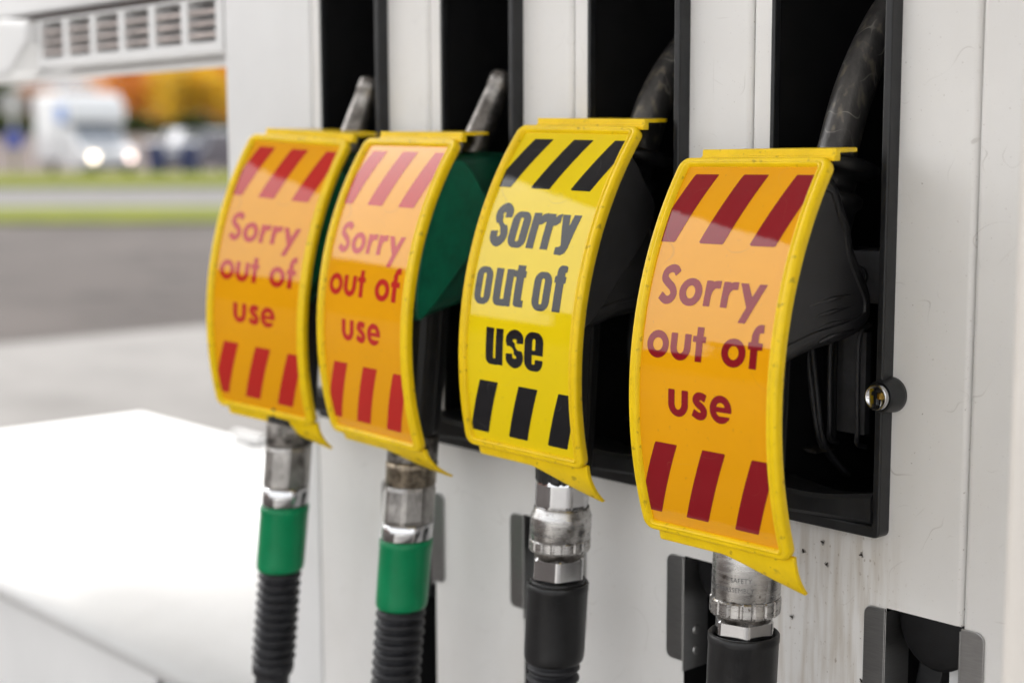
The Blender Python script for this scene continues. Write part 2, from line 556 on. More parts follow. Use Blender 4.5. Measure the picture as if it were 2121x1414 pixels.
def text_round(U, V):
    """geometric rounded sans: Sorry / out of / use"""
    B = lambda *a: sd_box(U, V, *a)
    E = lambda *a: sd_ell(U, V, *a)
    def ring(cu, cv, a, b, c, d): return sub(E(cu, cv, a, b), E(cu, cv, c, d))
    def ushape(l, r, top, bot, w):
        cu, a = (l + r) / 2, (r - l) / 2
        cv = bot - a * 0.98
        o = mn(E(cu, cv, a, bot - cv), B(l, r, top, cv))
        i = mn(E(cu, cv, a - w, (bot - cv) - 4.6), B(l + w, r - w, top - 3, cv))
        return sub(o, i)
    S = sd_stroke(U, V, [(-32.8, -46.6), (-35.6, -49.4), (-39.5, -49.6), (-43.2, -47.3), (-43.6, -43.2), (-40.2, -40.2),
                         (-35.8, -37.2), (-33.8, -33.2), (-35.8, -29.8), (-40, -28.8), (-45.0, -31.8)], 5.4)
    r1 = mn(B(-7.2, -1.7, -43.5, -26.9), np.maximum(sd_stroke(U, V, [(-4.2, -34), (-3.0, -38), (0.2, -40.9), (5.4, -41.3)], 5.0), B(-7.2, 5.1, -43.9, -26.9)))
    r2 = mn(B(7.1, 12.7, -43.5, -27.0), np.maximum(sd_stroke(U, V, [(10.1, -34), (11.3, -38), (14.6, -40.9), (19.8, -41.3)], 5.0), B(7.1, 19.4, -43.9, -27.0)))
    y = mn(sd_poly(U, V, [(20.8, -43.4), (27.1, -43.4), (34, -31), (29.3, -26.5)]),
           sd_poly(U, V, [(36.0, -43.4), (42.2, -43.4), (29.4, -18.4), (23.3, -18.4)]))
    t = mn(B(-8.2, -2.6, -13.5, 8.6), B(-11.2, -0.2, -7.7, -3.8))
    f = mn(B(36.3, 42.1, -12.5, 8.8), B(34.2, 45.7, -7.5, -3.1),
           np.maximum(sd_stroke(U, V, [(39.2, -10), (39.5, -13), (41.6, -15.8), (45.4, -16.2)], 5.2), B(36.0, 45.4, -18.7, -8)))
    s = sd_stroke(U, V, [(2.6, 31.3), (-0.6, 30.1), (-4.3, 30.4), (-5.9, 32.7), (-3.7, 35.1), (-0.4, 37.0), (1.6, 39.6), (0.2, 42.3), (-3.5, 42.7), (-8.0, 40.7)], 5.0)
    e = mn(ring(15.2, 36.5, 9.0, 8.9, 3.9, 4.3), np.maximum(B(8, 24, 34.9, 38.2), E(15.2, 36.5, 9.0, 8.9)))
    e = sub(e, B(15.5, 30, 38.2, 40.7))
    return mn(S, ring(-19.3, -35.2, 9.7, 9.1, 3.8, 4.2), r1, r2, y,
              ring(-41, 0.1, 9.5, 9.0, 4.3, 4.2), ushape(-29.9, -12.6, -8.3, 9.1, 5.5), t, ring(23.1, 0.3, 9.8, 9.0, 4.2, 4.3), f,
              ushape(-29.4, -12.2, 27.9, 45.3, 5.6), s, e)


def text_heavy(U, V):
    """condensed heavy grotesque: Sorry / out of / use"""
    B = lambda *a: sd_box(U, V, *a)
    R = lambda *a: sd_rbox(U, V, *a)
    def o(l, r, t, b): return sub(R(l, r, t, b, 7.5), R((l + r) / 2 - 1.6, (l + r) / 2 + 1.6, t + 4.8, b - 4.8, 1.5))
    S = sd_stroke(U, V, [(-33.4, -49.0), (-33.9, -54.0), (-38.6, -56.9), (-43.4, -53.6), (-43.0, -48.6), (-38.8, -43.8),
                         (-34.4, -38.8), (-34.0, -33.4), (-38.9, -29.7), (-43.7, -32.8), (-44.3, -38.2)], 7.6)
    r1 = mn(B(-7.4, 0.4, -54.4, -26.9), sd_poly(U, V, [(-1, -50.5), (2.2, -53.6), (7.1, -54.9), (7.4, -46.2), (3.0, -45.6), (-1, -43)]))
    r2 = mn(B(7.2, 15.0, -54.4, -27.1), sd_poly(U, V, [(14, -50.5), (17.0, -53.6), (21.1, -54.9), (21.3, -46.2), (17.6, -45.6), (14, -43)]))
    y = mn(sd_poly(U, V, [(21.5, -54.4), (29.2, -54.4), (32.4, -37), (30.0, -26.4), (28.6, -27)]),
           sd_poly(U, V, [(33.0, -54.5), (40.5, -54.6), (34.9, -29.5), (27.0, -30.0)]),
           sd_poly(U, V, [(22.6, -29.4), (22.6, -24.2), (29.0, -23.9), (33.0, -25.8), (34.9, -29.5), (27.3, -30.6)]))
    u1 = sub(mn(sd_rbox(U, V, -31.8, -14.5, -14, 17.7, 5.5), B(-31.8, -24.0, -10.3, 8), B(-20.4, -12.8, -10.3, 17.4)), B(-24.0, -20.4, -20, 12.4))
    u1 = np.maximum(u1, -10.2 - V)
    t = mn(B(-9.9, -1.8, -13.9, 12), B(-12.5, -0.1, -9.9, -4.9), R(-9.9, 0.5, 7, 17.0, 3.2), B(-4, 0.5, 12, 17.0))
    t = sub(t, B(-1.8, 2, -4.9, 11.8))
    f = mn(B(30.7, 38.7, -11, 16.9), B(29.2, 40.3, -8.9, -4.1), R(30.7, 42, -16.9, -3, 4.5))
    f = sub(f, B(38.7, 45, -11.9, -8.9)); f = sub(f, B(40.3, 46, -20, 2)); f = sub(f, B(38.7, 45, -4.1, 2))
    u2 = sub(mn(sd_rbox(U, V, -34.9, -18.5, 30, 61.9, 5.5), B(-34.9, -26.6, 34.4, 52), B(-24.2, -16.4, 34.4, 61.6)), B(-26.6, -24.2, 25, 57.0))
    u2 = np.maximum(u2, 34.4 - V)
    s = sd_stroke(U, V, [(1.5, 43.4), (1.0, 39.0), (-4, 36.9), (-9.3, 39.4), (-9.4, 43.6), (-4.6, 47.4), (1.0, 51.4),
                         (1.2, 56.0), (-4, 58.5), (-9.1, 56.0), (-9.6, 51.6)], 7.0)
    e = sub(o(6.3, 25.5, 33.4, 61.8), B(16, 30, 50.0, 53.2))
    e = mn(e, B(13.5, 25.3, 46.6, 50.0))
    return mn(S, o(-28.2, -9.0, -54.6, -26.4), r1, r2, y, o(-52.3, -34.6, -10.4, 18.2), u1, t, o(9.2, 27.0, -10.9, 17.7), f, u2, s, e)


def march(field, u0, u1, v0, v1, step):
    """filled polygons where field(U,V) < 0, as (points in mm, faces)"""
    us = np.arange(u0, u1 + step, step)
    vs_ = np.arange(v0, v1 + step, step)
    U, V = np.meshgrid(us, vs_, indexing='ij')
    D = field(U, V)
    D = np.where(np.abs(D) < 1e-6, 1e-6, D)
    pts, idx, faces = [], {}, []
    def vid(key, p):
        if key not in idx:
            idx[key] = len(pts)
            pts.append(p)
        return idx[key]
    ins = D < 0
    anyin = ins[:-1, :-1] | ins[1:, :-1] | ins[1:, 1:] | ins[:-1, 1:]
    for i, j in np.argwhere(anyin):
        cs = [(i, j), (i + 1, j), (i + 1, j + 1), (i, j + 1)]
        poly = []
        for k in range(4):
            a, b = cs[k], cs[(k + 1) % 4]
            da, db = D[a], D[b]
            if da < 0:
                poly.append(vid(a, (us[a[0]], vs_[a[1]])))
            if (da < 0) != (db < 0):
                t = da / (da - db)
                key = (min(a, b), max(a, b))
                poly.append(vid(key, (us[a[0]] + t * (us[b[0]] - us[a[0]]), vs_[a[1]] + t * (vs_[b[1]] - vs_[a[1]]))))
        if len(poly) >= 3:
            faces.append(poly)
    return pts, faces


# ------------------------------------------------------------------ the dispenser
S_ = 0.1794
R4 = -0.5762
def rr(k): return R4 - S_ * (4 - k)         # outer right edge of nozzle well k (1..4)
def ll(k): return rr(k) - 0.1042            # left edge
def seam(k): return rr(k) - 0.1223          # seam left of module k (5 = after the last)
ZB = -0.256                                 # bottom of wells, relative to camera height
ZS = -0.3045                                # top of hose slots
ZTOP, ZBOT = 1.15, -1.05

disp = thing("fuel_dispenser", "white fuel pump cabinet with four black nozzle wells and a grilled header on its left", "fuel dispenser", (0, 0, HC))


def fold(d, r=0.0042):
    return 0.0 if d >= r else r - math.sqrt(max(r * r - (r - d) ** 2, 0))


def stops(*segs):
    s = set()
    for a in segs:
        s.update(np.round(np.asarray(a, float), 6).tolist())
    return sorted(s)


def panel_module(k):
    a, b = seam(k) + 0.0008, seam(k + 1) - 0.0008
    L, R = ll(k) + 0.002, rr(k) - 0.002
    sl0 = rr(k)
    e = np.array([0, 0.0001, 0.0003, 0.0006, 0.001, 0.0016, 0.0024, 0.0033, 0.0042])
    xs = stops(a + e, b - e, [L, R, sl0])
    zs = [ZBOT, -0.75, ZS, ZB + 0.003, ZTOP]
    P = []
    m = MB()
    def y(x):
        return min(fold(x - a), 9) + min(fold(b - x), 9)
    cols = [[(x, y(x), z) for z in zs] for x in xs]
    cols = [[(a, 0.02, z) for z in zs]] + cols + [[(b, 0.02, z) for z in zs]]
    X = [c[0][0] for c in cols]
    def skip(i, j):
        xm = (X[i] + X[i + 1]) / 2
        if j == 3 and L < xm < R:
            return True
        if j == 1 and xm > sl0 - 1e-6:
            return True
        return False
    m.grid(cols, smooth=False, skip=skip)
    # folded lips of the slot
    m.box(sl0, b - 0.0005, 0.0008, 0.012, ZS - 0.0001, ZS + 0.0009)
    o = m.build("front_panel", MT['panel'], disp)
    return o


for k in (1, 2, 3, 4):
    panel_module(k)
    # slot liner, flange plates, pulley
    a, b = rr(k), seam(k + 1)
    m = MB()
    zt, zb = ZS + 0.004, -0.78
    m.box(a - 0.012, a - 0.0105, 0.004, 0.0745, zb, zt)
    m.box(b + 0.0105, b + 0.012, 0.004, 0.0745, zb, zt)
    m.box(a - 0.0105, b + 0.0105, 0.016, 0.0745, zt - 0.0015, zt + 0.0)
    sl = m.build("hose_slot", MT['dark'], disp)
    m = MB()
    m.box(a - 0.0103, b + 0.0103, 0.075, 0.08, zb, zt - 0.002)
    m.build("back_plate", MT['plate'], sl)
    for side in (0, 1):
        m = MB()
        w = 0.0165
        top, bot, rc = ZS - 0.0005, -0.386, 0.006
        x_in = a - 0.0002 if side == 0 else b + 0.0002
        sg = -1 if side == 0 else 1
        pts = [(0, top), (0, bot)]
        for q in range(7):
            t = q / 6 * math.pi / 2
            pts.append((w - rc + rc * math.sin(t), bot + rc - rc * math.cos(t)))
        for q in range(7):
            t = q / 6 * math.pi / 2
            pts.append((w - rc + rc * math.cos(t), top - rc + rc * math.sin(t)))
        m.prism(pts, -0.0018, -0.0002, lambda p, z, h: (x_in + sg * p, h, z))
        # return flange into the slot with two rivets
        fx = (x_in, x_in + 0.0012) if side == 0 else (x_in - 0.0012, x_in)
        if side == 0:
            m.box(fx[0], fx[1], -0.0018, 0.026, bot - 0.008, top - 0.002)
        else:
            m.box(fx[0], fx[1], -0.0018, 0.012, bot - 0.004, top - 0.002)
        if side == 0:
            for zz in (bot + 0.006, bot + 0.022):
                ring = [[(fx[1] + d, 0.013 + r_ * math.cos(t), zz + r_ * math.sin(t)) for t in np.linspace(0, 2 * math.pi, 12, endpoint=False)] for d, r_ in ((0, 0.0042), (0.0012, 0.0036), (0.0016, 0.002))]
                m.rings(ring, cap0=False)
        m.build("guard_plate", MT['plate'], sl, bevel=0.0004)
    m = MB()
    cx, cz = (a + b) / 2 + 0.002, ZS - 0.006
    prof = [(0.030, 0.0), (0.048, 0.029), (0.032, 0.030), (0.030, 0.028), (0.0, 0.028)]
    ring = []
    for yy, r_ in ((0.012, 0.004), (0.012, 0.027), (0.014, 0.0295), (0.028, 0.0295), (0.030, 0.027)):
        ring.append([(cx + r_ * math.cos(t), yy, cz + 1.12 * r_ * math.sin(t)) for t in np.linspace(0, 2 * math.pi, 48, endpoint=False)])
    m.rings(ring)
    m.build("pulley", MT['dark'], sl, bevel=0)
    m = MB()
    m.prism([(a + 0.012, -0.30), (a + 0.032, -0.30), (a + 0.010, -0.42), (a - 0.008, -0.42)], 0.034, 0.046, lambda x, z, h: (x, h, z))
    m.build("strut", MT['black'], sl, bevel=0.001)
    m = MB()
    m.box(b - 0.0285, b - 0.0185, 0.032, 0.040, -0.6, -0.315)  # white bar standing in for daylight through the slot's open back
    m.build("daylight_bar", MT['white'], sl, bevel=0.001)

# plain column left of the wells
m = MB()
xs = [-1.392, -1.3915, -1.390, -1.387, -1.300, seam(1) - 0.0032, seam(1) - 0.0022, seam(1) - 0.0011, seam(1) - 0.0008]
ys = [0.006, 0.003, 0.0012, 0.0006, 0.0, 0.0, 0.0005, 0.0013, 0.0028]
prof = [(-1.392, 0.70)] + list(zip(xs, ys)) + [(seam(1) - 0.0008, 0.02), (seam(1) - 0.0008, 0.70)]
m.prism(prof, -0.16, ZTOP, lambda x, y, z: (x, y, z))
prof = [(-1.306, 0.70), (-1.306, 0.0065), (-1.305, 0.0025), (-1.3025, 0.0007), (-1.298, 0.0)] + [(x, y) for x, y in zip(xs, ys) if x > -1.29] + [(seam(1) - 0.0008, 0.02), (seam(1) - 0.0008, 0.70)]
m.prism(prof, ZBOT, -0.1602, lambda x, y, z: (x, y, z))
m.build("end_column", MT['white'], disp)

# strip right of the last seam and the protruding side casing
m = MB()
b5 = seam(5)
prof = [(b5 + 0.0005, 0.02), (b5 + 0.0005, 0.0028), (b5 + 0.0008, 0.0013), (b5 + 0.0018, 0.0005), (b5 + 0.0032, 0.0), (b5 + 0.06, 0.0), (b5 + 0.06, 0.02)]
m.prism(prof, ZBOT, ZTOP, lambda x, y, z: (x, y, z))
m.build("side_strip", MT['panel'], disp)
m = MB()
prof = []
for q in range(9):
    t = q / 8 * math.pi / 2
    prof.append((-0.397 + 0.012 - 0.012 * math.cos(t), -0.170 + 0.012 - 0.012 * math.sin(t)))
prof += [(-0.18, -0.170), (-0.18, 0.70), (-0.397, 0.70)]
m.prism(prof, ZBOT, ZTOP, lambda x, y, z: (x, y, z), smooth=False)
m.build("side_casing", MT['cream'], disp)
# carcass behind the panels
m = MB()
m.box(-1.300, -0.40, 0.16, 0.695, ZBOT + 0.001, ZTOP - 0.001)
m.build("carcass", MT['white'], disp)


# ---- wells
def boot(k):
    L, R = ll(k), rr(k)
    m = MB()
    rc = 0.0045
    out = [(L, ZB + 0.008)]
    for q in range(5):
        t = q / 4 * math.pi / 2
        out.append((L + rc - rc * math.cos(t), ZB + rc - rc * math.sin(t)))
    for q in range(5):
        t = q / 4 * math.pi / 2
        out.append((R - rc + rc * math.sin(t), ZB + rc - rc * math.cos(t)))
    out.append((R, ZTOP - 0.01))
    inn = [(R - 0.0056, ZTOP - 0.01), (R - 0.0056, ZB + 0.008)]
    m.prism(out + inn, -0.0115, 0.004, lambda x, z, h: (x, h, z))
    m.box(L, L + 0.0036, -0.0022, 0.0044, ZB + 0.0083, ZTOP - 0.01)
    o = m.build("nozzle_well", MT['black'], disp, bevel=0.0012)
    m = MB()                                # dark cavity
    yb = 0.135
    m.box(L - 0.006, L + 0.0030, 0.0045, yb, ZB + 0.002, ZTOP - 0.012)
    m.box(R - 0.0050, R + 0.004, 0.0045, yb, ZB + 0.002, ZTOP - 0.012)
    m.box(L - 0.006, R + 0.004, yb, yb + 0.004, ZB + 0.002, ZTOP - 0.012)
    m.box(L + 0.003, R - 0.005, 0.0045, yb, ZB + 0.002, ZB + 0.0075)
    m.build("cavity", MT['dark'], o)
    m = MB()                                # drip lip: hollow top, rounded nose
    xs = np.linspace(L + 0.0040, R - 0.0060, 14)
    ringL = []
    for x in xs:
        u = (x - xs[0]) / (xs[-1] - xs[0])
        dip = 0.006 * math.sin(math.pi * u) ** 1.0
        fy = -0.013 - 0.016 * (1 - u) ** 1.5
        zt = ZB + 0.030 - dip
        ringL.append([(x, 0.030, ZB + 0.0085), (x, fy + 0.003, ZB + 0.0085), (x, fy, ZB + 0.0115), (x, fy, zt - 0.003), (x, fy + 0.003, zt), (x, 0.010, zt - 0.002), (x, 0.030, zt - 0.008)])
    m.rings(ringL, smooth=False)
    m.build("drip_lip", MT['black'], o)
    # guide ribs
    dx = L - ll(4)
    for x0, x1 in ((-0.6975, -0.6842), (-0.6810, -0.6690)):
        for w0 in (0.0, 0.0045):
            m = MB()
            pth = [(x0 + dx + w0, 0.050 + 0.012, -0.125), (x0 + dx + w0, 0.046, -0.133), (x0 + dx + w0 + (x1 - x0) * 0.5, 0.044, -0.172), (x1 + dx + w0 * 0.7, 0.046, -0.207), (x1 + dx + w0 * 0.5, 0.058, -0.222), (x1 + dx + w0 * .5, 0.08, -0.24)]
            m.tube(catm3(pth), 0.0021, 10)
            m.build("guide_rib", MT['ribgrey'], o)
    m = MB()
    m.box(-0.6975 + dx, -0.6650 + dx, 0.060, 0.075, -0.212, -0.128)
    m.build("rib_plate", MT['dark'], o, bevel=0.002)
    m = MB()                                # channel with raised sides
    x0, x1 = -0.6610 + dx, -0.6370 + dx
    for x in (x0, x1):
        m.tube(catm3([(x, 0.06, -0.124), (x, 0.048, -0.132), (x, 0.047, -0.170), (x, 0.048, -0.198), (x - 0.003, 0.052, -0.209), (x - 0.006, 0.066, -0.214)]), 0.0018, 10)
    m.box(x0, x1, 0.056, 0.062, -0.203, -0.130)
    m.build("rib_channel", MT['ribgrey'], o)
    m = MB()
    m.prism([(-0.6945 + dx, -0.2148), (-0.6650 + dx, -0.2164), (-0.6650 + dx, -0.2186), (-0.6945 + dx, -0.2170)], 0.038, 0.060, lambda x, z, h: (x, h, z))
    m.build("latch_plate", MT['dirty'], o, bevel=0.0006)
    m = MB()                                # bracket with a socket screw
    m.prism([(-0.6640 + dx, -0.072), (-0.6200 + dx, -0.0705), (-0.6200 + dx, -0.108), (-0.6440 + dx, -0.108), (-0.6540 + dx, -0.096), (-0.6640 + dx, -0.088)], 0.048, 0.09, lambda x, z, h: (x, h, z))
    br = m.build("bracket", MT['ribgrey'], o, bevel=0.002)
    m = MB()
    cx, cz = -0.6395 + dx, -0.0895
    m.rings([[(cx + r_ * math.cos(t), yy, cz + r_ * math.sin(t)) for t in np.linspace(0, 2 * math.pi, 24, endpoint=False)] for yy, r_ in ((0.0478, 0.0078), (0.0462, 0.0078), (0.0462, 0.0062), (0.0474, 0.006), (0.0474, 0.0043), (0.0458, 0.0040), (0.0458, 0.0022), (0.0476, 0.0020))])
    m.build("screw", MT['ribs'], br)
    return o


def catm3(pts, n=6):
    P = [Vector(p) for p in pts]
    P = [2 * P[0] - P[1]] + P + [2 * P[-1] - P[-2]]
    out = []
    for i in range(1, len(P) - 2):
        for q in range(n):
            t = q / n
            a, b, c, d = P[i - 1], P[i], P[i + 1], P[i + 2]
            out.append(0.5 * (2 * b + (c - a) * t + (2 * a - 5 * b + 4 * c - d) * t * t + (3 * b - a - 3 * c + d) * t ** 3))
    out.append(P[-2])
    return out


boots = {k: boot(k) for k in (1, 2, 3, 4)}

# round lock on the last well's edge
def disc(m, c, prof, n=32, mi=0, smooth=True):
    m.rings([[(c[0] + r_ * math.cos(t), c[1] + yy, c[2] + r_ * math.sin(t)) for t in np.linspace(0, 2 * math.pi, n, endpoint=False)] for yy, r_ in prof], mi, smooth)
m = MB()
lc = (-0.5765, 0.0, -0.1605)
disc(m, lc, [(-0.0005, 0.0118), (-0.003, 0.0116), (-0.0135, 0.0104), (-0.015, 0.0099), (-0.015, 0.0091), (-0.013, 0.0089)])
lk = m.build("lock", MT['black'], boots[4])
m = MB()
disc(m, lc, [(-0.012, 0.0088), (-0.0180, 0.0088), (-0.0195, 0.0082), (-0.0187, 0.0070), (-0.0182, 0.0066), (-0.0182, 0.001)])
m.build("barrel", MT['chrome'], lk)
m = MB()
m.box(lc[0] - 0.0011, lc[0] + 0.0011, -0.0192, -0.0184, lc[2] - 0.0048, lc[2] + 0.0048)
m.box(lc[0] - 0.0030, lc[0] + 0.0008, -0.0190, -0.0184, lc[2] + 0.0012, lc[2] + 0.0034)
m.build("keyhole", MT['ink'], lk)
m = MB()
m.box(lc[0] + 0.0014, lc[0] + 0.0034, -0.0188, -0.0183, lc[2] - 0.001, lc[2] + 0.0030)  # brass-coloured patch standing in for a yellowish reflection on the lock
m.build("key_glint", MT['keyglint'], lk)

# ---- left side: low cabinet with a white top, header with grille
m = MB()
prof = []
zt, zl = -0.556, -0.592
yf = -0.030
prof = [(0.735, zl), (0.735, zt - 0.02), (0.728, zt - 0.005), (0.715, zt)]
for q in range(11):
    t = q / 10 * math.pi / 2
    prof.append((yf + 0.05 - 0.05 * math.sin(t), zt - 0.024 + 0.024 * math.cos(t)))
prof += [(yf, zl)]
m.prism(prof, -2.935, -1.3065, lambda y, z, x: (x, y, z), smooth=True)
m.build("cabinet_top", MT['white'], disp)
m = MB()
m.box(-2.925, -1.3075, -0.012, 0.725, ZBOT, zl - 0.004)
cb = m.build("cabinet", MT['white'], disp, bevel=0.004)
m = MB()
bc = (-1.535, -0.012, -0.612)
disc(m, bc, [(-0.0002, 0.017), (-0.003, 0.0165), (-0.0035, 0.011), (-0.010, 0.0105), (-0.014, 0.007), (-0.0145, 0.002)])
m.build("bolt", MT['chrome'], cb)
m = MB()
m.box(-2.53, -2.43, 0.690, 0.705, zt + 0.0005, zt + 0.02)
m.box(-2.53, -2.43, 0.66, 0.6895, zt + 0.0005, zt + 0.004)
m.build("hinge_bracket", MT['plate'], disp, bevel=0.002)

m = MB()
hx0, hx1 = -1.955, -1.393
m.box(-2.935, hx1, 0.004, 0.10, 0.1665, 0.52)
m.box(-2.935, -1.965, 0.03, 0.10, 0.105, 0.166)
hd = m.build("header", MT['white'], disp, bevel=0.004)
m = MB()                                   # solid bar coloured dark for the shaded gap under the header's front sheet
m.box(-2.2, hx1 - 0.0005, 0.001, 0.03, 0.1575, 0.1663)
m.build("shadow_gap", MT['brown'], hd)
m = MB()                                   # soffit
m.box(-2.9, hx1 - 0.001, 0.042, 0.10, 0.094, 0.101)
m.build("underside", MT['white'], hd)
m = MB()                                   # rounded end bracket
for q in range(1):
    pts = [(-1.962, 0.165), (-1.962, 0.130), (-1.945, 0.104), (-1.925, 0.094), (-1.90, 0.090), (-1.875, 0.098), (-1.845, 0.12), (-1.826, 0.13), (-1.826, 0.158), (-1.90, 0.165)]
    m.prism(pts, -0.012, 0.028, lambda x, z, h: (x, h, z))
m.build("end_bracket", MT['white'], hd, bevel=0.008, segs=3)
gx0, gx1, gz0, gz1 = -1.826, hx1 - 0.0015, 0.1005, 0.1572
m = MB()
nwin = 6
bw = 0.0135
winw = (gx1 - gx0 - bw * (nwin + 1)) / nwin
xx = gx0
m.box(gx0, gx1, 0.0, 0.035, gz0, gz0 + 0.0105)
m.box(gx0, gx1, 0.0, 0.035, gz1 - 0.003, gz1)
for i in range(nwin + 1):
    m.box(xx, xx + bw, 0.0004, 0.0346, gz0 + 0.0102, gz1 - 0.0028)
    xx += bw + winw
gr = m.build("grille", MT['white'], hd, bevel=0.0008)
for i in range(nwin):
    x0 = gx0 + bw + i * (bw + winw)
    m = MB()
    for j in range(3):
        z = gz0 + 0.0165 + 0.0118 * j
        m.prism([(0.002, z), (0.002, z + 0.0040), (0.010, z + 0.0040), (0.010, z)], x0 - 0.0005, x0 + winw + 0.0005, lambda y, zz, x: (x, y, zz))
    m.build("louvre", MT['slat'], gr)
m = MB()
m.box(gx0, gx1, 0.0352, 0.038, gz0 - 0.0, gz1)
m.build("grille_back", MT['dark'], gr)

# ------------------------------------------------------------------ signs
SW, SR, SL = 0.12772, 0.26389, 0.25859
POSE = {1: (-1.14671, -0.12045, -0.10779, 0.17332, -0.14693, 0.05665),
        2: (-0.99822, -0.11513, -0.11041, -0.01797, -0.14841, 0.01684),
        3: (-0.82813, -0.09615, -0.09855, 0.03406, -0.21506, 0.02265),
        4: (-0.63396, -0.11955, -0.1255, -0.01708, -0.13793, -0.0062)}


def surf(u, v, h):
    """u, v, h in mm -> local metres on the sign's curved sheet (h outward)"""
    a = v / 1000 / SR
    r_ = SR + h / 1000
    return (u / 1000, SR - r_ * math.cos(a), -r_ * math.sin(a))


def rrect(hu, hv, r, nv=26, nu=8, nc=7):
    """points round a rounded rectangle, same count for every inset"""
    P = []
    r = max(r, 0.3)
    def arc(cu, cv, a0):
        for q in range(nc):
            t = a0 + q / (nc - 1) * math.pi / 2
            P.append((cu + r * math.cos(t), cv + r * math.sin(t)))
    arc(hu - r, hv - r, 0)
    P += [(hu - r - (2 * hu - 2 * r) * q / nu, hv) for q in range(1, nu)]
    arc(-hu + r, hv - r, math.pi / 2)
    P += [(-hu, hv - r - (2 * hv - 2 * r) * q / nv) for q in range(1, nv)]
    arc(-hu + r, -hv + r, math.pi)
    P += [(-hu + r + (2 * hu - 2 * r) * q / nu, -hv) for q in range(1, nu)]
    arc(hu - r, -hv + r, 1.5 * math.pi)
    P += [(hu, -hv + r + (2 * hv - 2 * r) * q / nv) for q in range(1, nv)]
    return P


def stripes(kind_):
    if kind_ == 'heavy':
        return [(-40.6, 20.0, -116.6, -73.4, -22.0), (0.4, 20.0, -116.6, -73.4, -22.0), (41.5, 20.0, -116.6, -73.4, -22.0),
                (-41.5, 19.8, 75.0, 116.4, -15.8), (0.4, 19.8, 75.0, 116.4, -15.8), (41.4, 19.8, 75.0, 116.4, -15.8)]
    return [(-46.0, 20.5, -116.8, -67.4, -17.6), (-4.7, 20.8, -116.8, -67.4, -17.8), (38.2, 20.8, -116.8, -67.4, -18.6),
            (-42.2, 19.3, 64.3, 114.6, -22.4), (-1.0, 19.2, 64.5, 114.4, -22.2), (39.6, 19.3, 65.0, 115.2, -21.5)]


